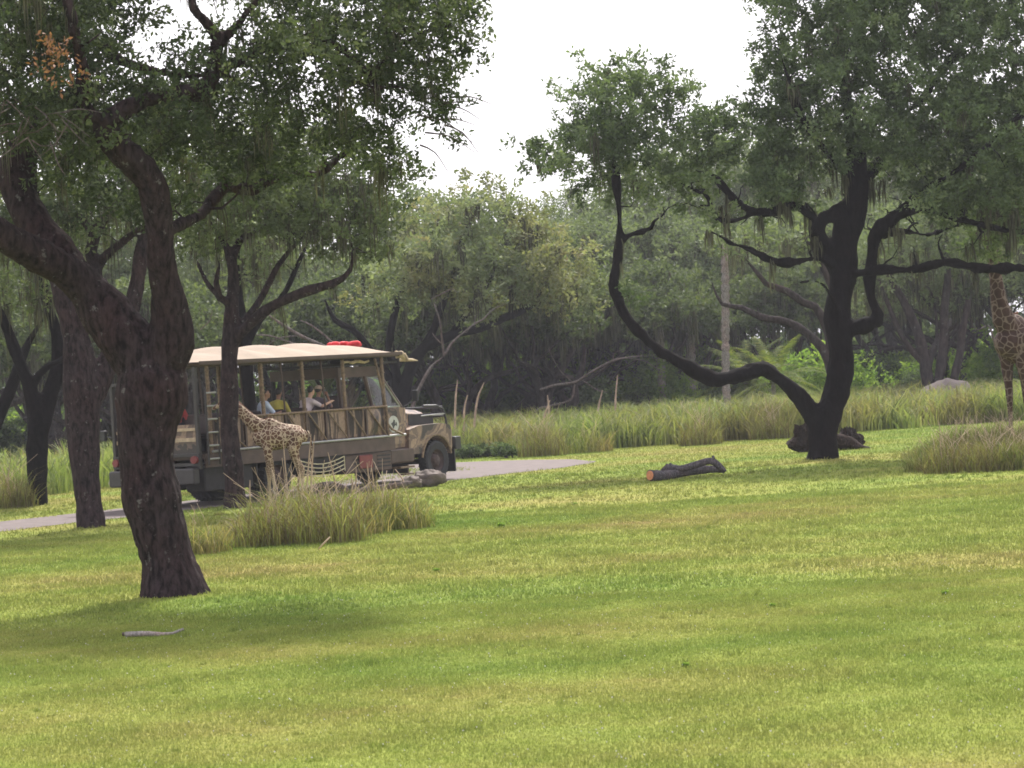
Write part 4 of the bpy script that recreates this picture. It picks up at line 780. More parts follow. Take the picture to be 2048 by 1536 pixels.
# chassis, axles, bumpers
mb = MB(); mb.box((-9.7, -.5, .62), (.7, -.34, .86)); mb.box((-9.7, .34, .62), (.7, .5, .86))
for x in (-9.3, -7.6, -5.9, -4.2, -2.4, -.8, .5): mb.box((x, -.34, .66), (x+.1, .34, .82))
P_('chassis', mb, K_dark)
mb = MB(); mb.tube([(0, -1.0, .52), (0, 1.0, .52)], .07); mb.tube([(-6.7, -1.0, .52), (-6.7, 1.0, .52)], .09); mb.ball((-6.7, 0, .52), .22); P_('axles', mb, K_dark)
mb = MB(); mb.box((-9.95, -1.33, .55), (-9.72, 1.33, .93), .03); P_('rear_bumper', mb, K_grey)
mb = MB(); mb.box((.86, -1.22, .78), (1.12, 1.22, 1.12), .02); mb.box((.6, -.5, .7), (.87, -.34, 1.0)); mb.box((.6, .34, .7), (.87, .5, 1.0)); P_('front_bumper', mb, K_black)
for a_ in (-1.2, .35): mb = MB(); mb.box((.80, a_, .2), (.84, a_+.85, .79)); P_('bumper_skirt', mb, K_black)
# wheels
def wheel_mesh():
    mb = MB(); prof = [(.30, -.13), (.46, -.15), (.515, -.12), (.525, -.06), (.525, .06), (.515, .12), (.46, .15), (.30, .13), (.30, -.13)]
    mb.lathe_y(prof, (0, 0, 0), 36)
    for k in range(36):
        a = 2*math.pi*k/36
        for s in (-1, 1): mb.tube([(.53*math.cos(a), s*.03, .53*math.sin(a)), (.525*math.cos(a+.06), s*.125, .525*math.sin(a+.06))], .016, 4)
    return mb.mesh('tyre', K_rubber, False)
def rim_mesh():
    mb = MB(); mb.lathe_y([(.305, -.12), (.29, -.10), (.27, -.03), (.17, .0), (.15, -.10), (.11, -.13), (0, -.14)], (0, 0, 0), 28)
    for k in range(8): a = k*.785; mb.tube([(.2*math.cos(a), 0, .2*math.sin(a)), (.2*math.cos(a), -.05, .2*math.sin(a))], .02, 6)
    return mb.mesh('rim', K_rust, True)
tm, rm = wheel_mesh(), rim_mesh()
for (x, y) in ((0, -1.08), (0, 1.08), (-6.7, -1.1), (-6.7, -.78), (-6.7, 1.1), (-6.7, .78)):
    w_ = new_obj('wheel', None, TR, (x, y, .53)); shared('tyre', tm, w_); shared('rim', rm, w_, rot=(0, 0, 0) if y < 0 else (0, 0, math.pi))
# passenger deck
mb = MB(); mb.box((-9.6, -1.34, 1.12), (-3.9, 1.34, 1.24)); P_('deck', mb, K_brown)
for s in (-1, 1):
    mb = MB(); mb.tube([(-9.3, s*1.40, 1.29), (-1.6, s*1.40, 1.29)], .03, 8); P_('side_rail', mb, K_rail)
    mb = MB(); mb.box((-9.55, s*1.34, .92), (-2.05, s*1.38, 1.25)); P_('deck_skirt', mb, K_brown)
    mb = MB(); mb.box((-5.9, s*1.22, .55), (-2.1, s*1.26, .93)); P_('lower_skirt', mb, K_dark)
# side panels: six bays, uprights and diagonals
us = [-9.2, -8.0, -7.24, -6.45, -5.65, -4.85, -4.0, -3.2, -2.36]
for s in (-1, 1):
    for i, (a, b_) in enumerate(zip(us, us[1:])):
        mb = MB(); nseg = 5; vs = []; fs = []; bul = .03 if i < 7 else .07
        for j in range(nseg+1):
            x = a+.03+(b_-a-.06)*j/nseg
            for q in range(4):
                z = 1.33+.70*q/3; yy = s*(1.33+bul*math.sin(math.pi*j/nseg)*math.sin(math.pi*q/3)); vs += [(x, yy, z), (x, yy-s*.025, z)]
        for j in range(nseg):
            for q in range(3): k = (j*4+q)*2; fs += [(k, k+8, k+10, k+2), (k+1, k+3, k+11, k+9)]
        mb.add(vs, fs); P_('side_panel', mb, K_panel if i < 7 else K_camo, smooth=True)
        mb = MB(); mb.tube([(a+.06, s*1.40, 2.02), (b_-.08, s*1.41, 1.33)], .022, 6); P_('diagonal_brace', mb, K_tan)
    mb = MB(); mb.tube([(-9.3, s*1.37, 2.05), (-2.3, s*1.37, 2.05)], .03, 8); P_('top_rail', mb, K_tan)
    for u_ in us:
        mb = MB(); mb.box((u_-.03, s*1.35, 1.25), (u_+.03, s*1.39, 2.03)); P_('upright', mb, K_brown)
    for u_ in (-9.25, -7.24, -5.65, -4.0, -2.36):
        mb = MB(); mb.tube([(u_, s*1.33, 1.2), (u_+.01, s*1.33, 2.1), (u_-.01, s*1.33, 3.34)], [.052, .05, .045], 8)
        for z in np.arange(1.5, 3.3, .28): mb.tube([(u_, s*1.33, z), (u_, s*1.33, z+.03)], .06, 8)
        P_('roof_post', mb, K_tan)
    for u_ in (-6.45, -8.2, -4.85): 
        mb = MB(); mb.tube([(u_+.15, s*1.30, 1.2), (u_, s*1.30, 3.32)], .025, 6); P_('thin_post', mb, K_brown)
# rear: tailgate, ladder, tail lights
mb = MB(); mb.box((-9.62, -1.3, 1.25), (-9.58, 1.3, 1.95), 0); P_('tailgate', mb, K_camo)
mb = MB(); mb.box((-9.66, -1.3, 1.55), (-9.625, 1.3, 1.64)); mb.box((-9.66, -1.3, 1.80), (-9.625, 1.3, 1.87)); P_('tailgate_stripe', mb, K_bone)
mb = MB()
for z in (.98, 1.2, 2.95): mb.box((-9.75, -1.33, z), (-9.6, 1.33, z+.07))
for y in (-1.3, 1.3): mb.box((-9.72, y-.04, .9), (-9.63, y+.04, 3.3))
P_('rear_frame', mb, K_grey)
mb = MB()
for x in (-9.52, -9.12): mb.tube([(x, -1.46, .98), (x, -1.46, 2.75), (x, -1.36, 2.95)], .028, 6)
P_('ladder_rails', mb, K_grey)
for k in range(6): mb = MB(); mb.tube([(-9.52, -1.46, 1.12+k*.31), (-9.12, -1.46, 1.12+k*.31)], .022, 6); P_('ladder_rung', mb, K_rail)
for y in (-1.22, 1.22): mb = MB(); mb.lathe_y([(0, -.05), (.09, -.05), (.1, .03), (0, .03)], (0, 0, 0), 14); o = P_('tail_light', mb, K_redp); o.location = (-9.76, y, 1.12); o.rotation_euler = (0, 0, -math.pi/2)
mb = MB(); mb.tube([(-9.7, 1.3, 1.72), (-9.75, 1.55, 1.78)], .02, 6); mb.box((-9.80, 1.5, 1.66), (-9.7, 1.66, 1.92), .02); P_('rear_mirror', mb, K_black)
mb = MB(); mb.box((-9.4, -1.2, .35), (-7.6, -.6, 1.0), .03); mb.box((-9.4, .6, .35), (-7.6, 1.2, 1.0), .03); P_('rear_locker', mb, K_dark)
mb = MB()
for s in (-1, 1): mb.box((-7.5, s*.62, 1.08), (-5.95, s*1.26, 1.11)); mb.box((-7.55, s*.62, .45), (-7.51, s*1.26, 1.08))
P_('mudguard', mb, K_dark)
# roof: scalloped canvas over hoops
bays = [-9.75, -8.2, -6.6, -5.0, -3.4, -1.72]
def roof_z(u_, y):
    for i, (a, b_) in enumerate(zip(bays, bays[1:])):
        if a <= u_ <= b_+1e-6:
            t = (u_-a)/(b_-a); arch = .15*math.sin(math.pi*t) if i else .06*math.sin(math.pi*t); break
    edge = min(1, (u_-bays[0])/1.5) if u_ < bays[0]+1.5 else (min(1, (bays[-1]-u_)/1.7) if u_ > bays[-1]-1.7 else 1)
    return 3.40+(.20*edge+arch)*max(0, 1-abs(y/1.52)**2.2)+.03*(1-abs(y/1.52))
mb = MB(); nu, ny = 61, 17; vs = []
for i in range(nu):
    u_ = bays[0]+(bays[-1]-bays[0])*i/(nu-1)
    for j in range(ny): y = -1.52+3.04*j/(ny-1); vs.append((u_, y, roof_z(u_, y)))
n0 = len(vs); vs += [(a, b_, c-.02) for a, b_, c in vs]; fs = []
for i in range(nu-1):
    for j in range(ny-1): k = i*ny+j; fs += [(k, k+1, k+ny+1, k+ny)[::-1], (n0+k, n0+k+1, n0+k+ny+1, n0+k+ny)]
mb.add(vs, fs); P_('canvas_roof', mb, K_canvas, smooth=True)
for s in (-1, 1):
    mb = MB()
    for i in range(nu-1):
        u_, v_ = [bays[0]+(bays[-1]-bays[0])*(i+d)/(nu-1) for d in (0, 1)]
        y = s*1.525; mb.add([(u_, y, 3.42), (v_, y, 3.42), (v_, y, 3.34), (u_, y, 3.34), (u_, y+s*.015, 3.42), (v_, y+s*.015, 3.42), (v_, y+s*.015, 3.34), (u_, y+s*.015, 3.34)], [(0, 1, 2, 3), (7, 6, 5, 4), (3, 2, 6, 7), (0, 4, 5, 1)])
    P_('roof_valance', mb, K_brown)
for u_ in bays[1:-1]+[-9.7, -1.78]:
    mb = MB(); mb.tube([(u_, y, roof_z(min(max(u_, bays[0]), bays[-1]), y)-.05) for y in np.linspace(-1.5, 1.5, 13)], .025, 6); P_('roof_hoop', mb, K_brown)
mb = MB()
for y in (-1.45, -.5, .5, 1.45): mb.tube([(-9.7, y, 3.33), (-1.75, y, 3.33)], .025, 6)
P_('roof_rail', mb, K_brown)
# benches
for i, u_ in enumerate((-8.9, -8.0, -7.1, -6.2, -5.3, -4.4)):
    b_ = new_obj('bench', None, TR, (u_, 0, 1.24))
    q = MB(); q.box((-.05, -1.22, .36), (.38, 1.22, .46), .03); q.build('seat', K_seat, b_); q = MB(); q.box((-.14, -1.22, .44), (-.06, 1.22, .92), .03); q.build('backrest', K_seat, b_)
    q = MB(); q.box((-.02, -1.0, 0), (.3, -.9, .36)); q.box((-.02, .9, 0), (.3, 1.0, .36)); q.build('seat_frame', K_dark, b_)
# cab
def two(poly, w0, w1): return [(x, z) for x, z in poly]
mb = MB(); mb.prism([(-3.85, .95), (-1.12, .95), (-1.12, 1.96), (-1.28, 2.0), (-2.2, 2.0), (-3.85, 2.0)], -1.08, 1.08); P_('cab_body', mb, K_camo)
mb = MB(); mb.prism([(-3.9, 2.84), (-2.15, 2.84), (-2.0, 2.86), (-2.1, 3.04), (-2.4, 3.1), (-3.9, 3.1)], -1.1, 1.1); P_('cab_roof', mb, K_brown)
for s in (-1, 1):
    for a_, c_, r_ in (((-1.26, s*1.05, 2.0), (-2.08, s*1.03, 2.86), .05), ((-2.52, s*1.07, 2.0), (-2.75, s*1.05, 2.86), .055), ((-3.8, s*1.07, 2.0), (-3.85, s*1.05, 2.86), .07)): mb = MB(); mb.tube([a_, c_], r_, 6); P_('cab_pillar', mb, K_brown if s < 0 else K_dark)
    mb = MB(); mb.add([(-1.34, s*1.055, 2.02), (-2.48, s*1.055, 2.02), (-2.70, s*1.045, 2.83), (-2.1, s*1.045, 2.83)], [(0, 1, 2, 3)]); P_('side_window', mb, K_glass)
    mb = MB(); mb.tube([(-1.34, s*1.075, 2.02), (-2.46, s*1.075, 2.02), (-2.68, s*1.065, 2.82), (-2.12, s*1.065, 2.82), (-1.34, s*1.075, 2.02)], .022, 5); P_('window_trim', mb, K_rail)
mb = MB(); mb.add([(-1.27, -1.0, 2.02), (-1.27, 1.0, 2.02), (-2.06, .98, 2.84), (-2.06, -.98, 2.84)], [(0, 1, 2, 3)]); P_('windscreen', mb, K_glass)
mb = MB(); mb.box((-3.35, -.95, 1.6), (-2.85, -.35, 1.75), .03); mb.box((-3.45, -.95, 1.7), (-3.32, -.35, 2.4), .03); P_('driver_seat', mb, K_seat)
mb = MB(); mb.tube([(-2.0+.18*math.cos(a)*.5, -.62+.2*math.sin(a), 2.02+.18*math.cos(a)) for a in np.linspace(0, 6.283, 17)], .016, 5); P_('steering_wheel', mb, K_black)
for s in (-1, 1):
    d = new_obj('door', None, TR, (0, 0, 0)); q = MB(); q.prism([(-2.45, 1.05), (-1.30, 1.05), (-1.24, 1.3), (-1.26, 1.97), (-2.45, 1.97)], s*1.085, s*1.115); q.build('door_panel', K_camo, d)
    q = MB(); q.tube([(-2.38, s*1.14, 1.78), (-2.2, s*1.14, 1.78)], .018, 6); q.build('handle', K_black, d)
    em = new_obj('emblem', None, TR, (-1.72, s*1.12, 1.57))
    q = MB(); q.lathe_y([(0, -.012), (.215, -.012), (.22, .005)], (0, 0, 0), 24); q.build('disc', K_white, em)
    q = MB(); y = -.018; q.prism([(-.12, .02), (-.03, .06), (.0, .12), (.05, .1), (.04, .02), (.09, -.02), (.02, -.05), (-.04, -.13), (-.07, -.04)], y, y+.008); q.prism([(.08, .06), (.13, .03), (.12, -.06), (.08, -.02)], y, y+.008); q.build('mark', K_black, em)
    if s > 0: em.rotation_euler = (0, 0, math.pi)
# bonnet, fenders, grille
secs = [(-1.20, 1.96, .92), (-.7, 1.93, .88), (-.1, 1.88, .80), (.3, 1.80, .72), (.5, 1.62, .66), (.55, 1.1, .64)]
mb = MB(); vs = []; fs = []
for x, z, w_ in secs: vs += [(x, -w_, .95), (x, -w_, z-.12), (x, -w_+.14, z), (x, 0, z+.05), (x, w_-.14, z), (x, w_, z-.12), (x, w_, .95)]
for i in range(len(secs)-1):
    for k in range(6): a = i*7+k; fs.append((a, a+7, a+8, a+1))
fs.append(tuple(range(35, 42))); mb.add(vs, fs); P_('bonnet', mb, K_camo, smooth=False)
for a_ in (-.90, .86): mb = MB(); mb.box((-.75, a_, 1.5), (.35, a_+.04, 1.78)); P_('side_vent', mb, K_dark)
mb = MB()
for k in range(6): mb.box((.56, -.55, 1.12+k*.08), (.60, .55, 1.16+k*.08))
P_('grille', mb, K_dark)
for s in (-1, 1):
    mb = MB(); R = .66; arc = [(R*math.cos(a), .55+R*1.0*math.sin(a)) for a in np.linspace(math.radians(12), math.radians(172), 15)]
    outer = [(.72, .86), (.74, 1.30), (.66, 1.44), (.3, 1.50), (-.75, 1.48), (-1.15, 1.40), (-1.25, .75)]
    mb.prism(outer+[(-.66, .75)]+arc[::-1][1:], s*.72, s*1.2); P_('fender', mb, K_camo)
    mb = MB(); mb.tube([(x, s*1.205, z) for x, z in arc], .035, 6); P_('wheel_arch_lip', mb, K_tan)
    hl = new_obj('headlight', None, TR, (.74, s*.95, 1.28)); q = MB(); q.box((-.02, -.14, -.1), (.04, .14, .1), .02); q.build('lens', K_white, hl)
# brush guard, mirrors, roof bits
for s in (-1, 1):
    mb = MB(); mb.tube([(-.1, s*.92, 1.98), (.45, s*.95, 1.96), (.7, s*.98, 1.86), (.78, s*1.0, 1.6), (.82, s*1.0, 1.2), (.72, s*1.0, 1.02), (.5, s*1.02, .98)], .032, 8); P_('brush_guard', mb, K_black)
    mb = MB(); mb.tube([(-1.2, s*1.1, 2.0), (-1.05, s*1.35, 2.15), (-1.05, s*1.38, 2.5)], .014, 5); mb.box((-1.1, s*1.30, 2.12), (-1.02, s*1.48, 2.42), .02); P_('side_mirror', mb, K_black)
mb = MB(); mb.tube([(.76, -.98, 1.68), (.76, .98, 1.68)], .03, 8); mb.tube([(.8, -.98, 1.3), (.8, .98, 1.3)], .03, 8); mb.tube([(.7, -.98, 1.92), (.7, .98, 1.92)], .03, 8); P_('guard_crossbar', mb, K_black)
mb = MB(); mb.tube([(-.2, -.9, 1.72), (.75, -1.0, 1.74)], .022, 6); P_('guard_strut', mb, K_rail)
mb = MB(); mb.box((-3.9, -1.2, 3.14), (-1.5, 1.2, 3.2)); mb.box((-3.6, -1.1, 3.2), (-2.2, -.6, 3.3), .03); P_('cab_visor', mb, K_dark)
mb = MB(); mb.tube([(-1.62, -1.25, 3.42), (-1.4, -1.3, 3.30), (-1.2, -1.32, 3.18)], [.05, .07, .03], 7); mb.tube([(-1.55, -1.2, 3.28), (-1.35, -1.35, 3.36), (-1.3, -1.4, 3.20)], .035, 6); mb.tube([(-1.25, -1.1, 3.22), (-1.0, -1.3, 3.2), (-.8, -1.35, 3.17)], [.05, .04, .01], 6); mb.ball((-1.45, -1.3, 3.36), (.1, .08, .09)); P_('bleached_antlers', mb, K_bone)
mb = MB(); rg = random.Random(3)
for k in range(3): mb.tube([(-3.9+.25*k+.2*q, -1.28+rg.uniform(-.05, .05), 3.22+rg.uniform(-.03, .04)) for q in range(4)], .03, 5)
P_('roof_bones', mb, K_bone)
mb = MB(); mb.tube([(-2.7, -1.25, 2.1), (-2.2, -1.42, 1.45), (-1.75, -1.43, 1.30)], .03, 6); mb.tube([(-2.36, -1.40, 2.05), (-2.36, -1.42, 1.3)], .03, 6); mb.tube([(-2.6, -1.30, 3.28), (-2.36, -1.38, 2.1)], .035, 6); P_('front_brace', mb, K_tan)
# tank and locker under the deck, plus added dark blockers on the far side
mb = MB(); mb.box((-5.9, .62, .38), (-4.6, 1.2, 1.0), .03); P_('far_gap_blocker', mb, K_dark)  # added dark box, blocks the bright gap so the underside looks shaded
mb = MB(); mb.box((-4.4, .62, .38), (-1.2, 1.2, 1.0), .03); P_('far_gap_blocker', mb, K_dark)  # second added box, closing off daylight behind the chassis
mb = MB(); mb.box((-4.1, -1.30, .42), (-2.12, -.75, .9), .03); P_('side_locker', mb, K_brown)
mb = MB()
for k in range(4): mb.box((-2.75, -1.315, .52+k*.09), (-2.2, -1.302, .555+k*.09))
for k in range(3): mb.box((-3.75, -1.315, .54+k*.1), (-3.1, -1.302, .575+k*.1))
P_('locker_slots', mb, K_dark)
mb = MB(); mb.box((-3.55, -1.36, .52), (-3.0, -1.318, .86), .02); P_('red_box', mb, K_redp)
mb = MB(); mb.box((-2.05, -1.22, .55), (-1.0, -.8, .93), .04); P_('fuel_tank', mb, K_brown)
mb = MB(); mb.box((-1.75, -1.3, .42), (-1.15, -1.0, .47)); mb.box((-1.55, -1.3, .24), (-1.2, -1.05, .28)); mb.tube([(-1.3, -1.2, .26), (-1.3, -1.2, .5)], .02, 5); P_('step', mb, K_tan)
mb = MB()
for k in range(4): mb.tube([(-5.95+1.75*t, -1.36, .86-.1*k-.13*math.sin(math.pi*t)+.02*t) for t in np.linspace(0, 1, 9)], .014, 5)
for t in (0., .5, 1.): mb.tube([(-5.95+1.75*t, -1.36, .88-.13*math.sin(math.pi*t)), (-5.95+1.75*t, -1.36, .52-.13*math.sin(math.pi*t))], .014, 5)
P_('rope_net', mb, K_rope)
mb = MB(); mb.box((-5.9, -1.32, .6), (-4.25, -1.2, .62)); P_('net_shelf', mb, K_dark)
# red bundle lying on the roof
pb = T0+TD*(-2.15); mb = MB(); rg = random.Random(8)
for k in range(11): mb.ball((rg.uniform(-.33, .33), rg.uniform(-.28, .28), rg.uniform(.06, .15)), (rg.uniform(.1, .2), rg.uniform(.08, .18), rg.uniform(.05, .1)), 8, 5)
me = remeshed(mb, 'red_bundle', K_red, .03, 3, lambda c: .018*noise.noise(c*11)); o = new_obj('red_bundle', me, None, (pb.x, pb.y, roof_z(-2.2, 0)-.01)); tag(o, 'bright red cloth bundle lying on the front of the truck roof', 'bundle')

# ------------------------------------------------------------------ people in the truck
SKIN = {k: plain('skin_'+k, c, .55, var=.08) for k, c in (('light', (.50, .30, .22)), ('brown', (.26, .14, .09)))}
K_hair = plain('black_hair', (.015, .012, .011), .6, var=.3, scale=30); K_trous = plain('dark_trousers', (.03, .035, .05), .85)
def person(label, shirt_col, u_, y, rz, skin='light', lean=.1, armR=None, armL=None, cap=None, glasses=False, turn=0.):
    """seated figure, local x forward, z=0 at the seat; arm = (elbow, hand)"""
    pos = T0+TD*u_+TN*y; root = thing('person', label, 'person', (pos.x, pos.y, 1.84), TH+rz, 'passengers on the safari truck')
    sh = plain('shirt', shirt_col, .85, var=.12, scale=10)
    ch = Vector((lean*.9, 0, .40)); nk = Vector((lean*1.25, 0, .56)); hd = Vector((lean*1.35+.03, 0, .72))
    armR = armR or ((.22, -.26, .17), (.42, -.12, .14)); armL = armL or ((.22, .26, .17), (.42, .12, .14))
    b = MB(); b.chain([((0, 0, .1), .15), (ch*.5+Vector((0, 0, .06)), .14), (ch, .155)]); b.cone(ch+Vector((0, -.12, .04)), ch+Vector((0, .12, .04)), .09, .09); b.cone(ch, nk, .07, .052); b.cone(nk, hd-Vector((0, 0, .07)), .055, .055)
    R = Matrix.Rotation(turn, 3, 'Z')
    b.ball(hd, (.095, .075, .115), 14, 10); 
    for c, r in (((.085, 0, -.035), (.03, .03, .05)), ((.100, 0, -.01), (.018, .014, .028)), ((.0, .078, -.01), (.02, .012, .032)), ((.0, -.078, -.01), (.02, .012, .032)), ((.06, 0, -.085), (.04, .035, .03))): b.ball(hd+R@Vector(c), r, 8, 6)
    s_ = MB(); s_.chain([((0, 0, .06), .165), (ch*.5+Vector((0, 0, .06)), .155), (ch, .168)]); s_.cone(ch+Vector((0, -.12, .04)), ch+Vector((0, .12, .04)), .10, .10)
    for sd, (el, ha) in ((-1, armR), (1, armL)):
        so = ch+Vector((0, sd*.19, .05)); el, ha = Vector(el), Vector(ha); b.chain([(so, .055), (el, .042), (ha, .028)]); s_.chain([(so, .068), (so.lerp(el, .75), .06)])
        d = (ha-el).normalized(); up_ = Vector((0, 0, 1)); sw = d.cross(up_).normalized() if abs(d.z) < .95 else Vector((0, 1, 0)); b.cone(ha, ha+d*.06, .03, .034)
        for k in range(4): f0 = ha+d*.075+sw*(.027-.018*k); b.chain([(f0, .0095), (f0+d*.035-up_*.008, .009), (f0+d*.055-up_*.028, .008)], 6)
        t0 = ha+d*.02+sw*.035*sd; b.chain([(t0, .012), (t0+d*.03+sw*.02*sd-up_*.01, .0095)], 6)
    for sd in (-1, 1): b.chain([((.02, sd*.09, .08), .09), ((.42, sd*.12, .09), .065), ((.44, sd*.12, -.36), .045)]); b.cone((.44, sd*.12, -.38), (.58, sd*.12, -.40), .04, .032)
    new_obj('body', remeshed(b, 'body', SKIN[skin], .0125, 3), root); new_obj('shirt', remeshed(s_, 'shirt', sh, .02, 3), root)
    t_ = MB()
    for sd in (-1, 1): t_.chain([((0, sd*.09, .08), .11), ((.42, sd*.12, .09), .078), ((.44, sd*.12, -.34), .06)])
    new_obj('trousers', remeshed(t_, 'trousers', K_trous, .022, 3), root)
    h = MB(); h.ball(hd+R@Vector((-.02, 0, .03)), (.10, .083, .105), 14, 10); me = remeshed(h, 'hair', K_hair, .02, 2)
    bmv = [v for v in me.vertices]; c0 = hd+R@Vector((.055, 0, .01))
    for v in bmv:
        q = R.inverted()@(v.co-hd)
        if q.x > .03 and q.z < .06: v.co = hd+R@Vector((q.x*.5, q.y*.9, q.z))
    new_obj('hair', me, root)
    e = MB()
    for sd in (-1, 1): e.ball(hd+R@Vector((.087, sd*.03, .012)), (.008, .011, .007), 6, 4)
    e.build('eyes', K_black, root); mo = MB(); mo.ball(hd+R@Vector((.102, 0, -.058)), (.01, .025, .006), 6, 4); mo.build('mouth', K_rust, root)
    if cap:
        c = MB(); c.ball(hd+R@Vector((-.01, 0, .06)), (.11, .09, .075), 14, 8); c.box(tuple(hd+Vector((.05, -.07, .05))), tuple(hd+Vector((.19, .07, .065)))); c.build('cap', plain('cap_cloth', cap, .8), root, True)
    return root
person('man in a pale blue shirt, face turned to the meadow, left of the yellow shirt', (.48, .55, .68), -6.72, -.85, -.5, 'brown', .08, ((.24, -.28, .2), (.46, -.1, .26)), ((.24, .2, .2), (.46, 0, .24)), turn=-.3)
person('passenger in a yellow shirt with black hair, left of the middle roof post', (.42, .36, .07), -5.95, -.7, .2, 'brown', .1)
person('passenger in a pinkish white shirt leaning forward with an arm stretched out', (.52, .44, .46), -5.15, -.85, -.1, 'light', .26, ((.42, -.3, .32), (.72, -.32, .42)), ((.3, .2, .2), (.5, .1, .16)))
person('dark clothed passenger in a pale cap right of the middle post, looking forward', (.10, .08, .10), -4.45, -.75, .1, 'brown', .12, ((.26, -.3, .3), (.38, -.12, .6)), cap=(.4, .3, .24))
person('passenger in dark clothes seen just right of the giraffe calf\'s neck', (.03, .025, .03), -7.75, -.8, .1, 'brown', .1)
person('dark haired passenger hunched beside the one in dark clothes', (.06, .04, .05), -7.35, -.4, .3, 'brown', .18)
person('passenger in a red jacket in the last row by the ladder', (.34, .05, .05), -9.2, -.2, .1, 'brown', .1)

# ------------------------------------------------------------------ giraffes
def giraffe_mat(name, scale, brown, edge, zfade, zsoft, w_=.06):
    m, t, o = nodes_mat(name); L = t.links.new; tc = N(t, 'TexCoord')
    nz = N(t, 'TexNoise', i_Scale=scale*.8, i_Detail=2); L(tc.outputs['Object'], nz.inputs['Vector'])
    ad = N(t, 'VectorMath', operation='MULTIPLY_ADD'); L(nz.outputs['Color'], ad.inputs[0]); ad.inputs[1].default_value = (.16/scale*3,)*3; L(tc.outputs['Object'], ad.inputs[2])
    sp = N(t, 'SeparateXYZ'); L(tc.outputs['Object'], sp.inputs[0])
    def vor(s): v = N(t, 'TexVoronoi', feature='DISTANCE_TO_EDGE', i_Scale=s); L(ad.outputs[0], v.inputs['Vector']); return v
    v1, v2 = vor(scale), vor(scale*1.9)
    e1 = ramp(t, [(w_, (0, 0, 0)), (w_+.05, (1, 1, 1))], v1.outputs[0]); e2 = ramp(t, [(w_+.01, (0, 0, 0)), (w_+.07, (1, 1, 1))], v2.outputs[0])
    legs = N(t, 'MapRange', i_From_Min=zfade*1.45, i_From_Max=zfade*1.75); L(sp.outputs['Z'], legs.inputs[0])
    mx = N(t, 'Mix', data_type='RGBA'); L(legs.outputs[0], mx.inputs[0]); L(e2.outputs[0], mx.inputs[6]); L(e1.outputs[0], mx.inputs[7])
    fd = N(t, 'MapRange', i_From_Min=zfade-zsoft, i_From_Max=zfade+zsoft); L(sp.outputs['Z'], fd.inputs[0])
    mu = N(t, 'Math', operation='MULTIPLY'); L(mx.outputs[2], mu.inputs[0]); L(fd.outputs[0], mu.inputs[1])
    n2 = N(t, 'TexNoise', i_Scale=5, i_Detail=4); L(tc.outputs['Object'], n2.inputs['Vector']); rb_ = ramp(t, [(.3, tuple(c*.75 for c in brown)), (.7, tuple(c*1.3 for c in brown))], n2.outputs[0])
    cm = N(t, 'Mix', data_type='RGBA'); L(mu.outputs[0], cm.inputs[0]); cm.inputs[6].default_value = (*edge, 1); L(rb_.outputs[0], cm.inputs[7])
    b = N(t, 'BsdfPrincipled', i_Roughness=.8); b.inputs['Specular IOR Level'].default_value = .2; L(cm.outputs[2], b.inputs['Base Color']); L(b.outputs[0], o.inputs[0]); return m
K_gA = giraffe_mat('reticulated_coat_adult', 4.6, (.045, .022, .016), (.16, .12, .10), .72, .22, .035)
K_gB = giraffe_mat('reticulated_coat_calf', 10.5, (.10, .05, .032), (.40, .32, .23), .62, .16, .055)
K_mane = plain('giraffe_mane', (.13, .055, .03), .9); K_hoof = plain('hoof', (.05, .04, .035), .6); K_horn = plain('ossicone', (.06, .035, .025), .8)
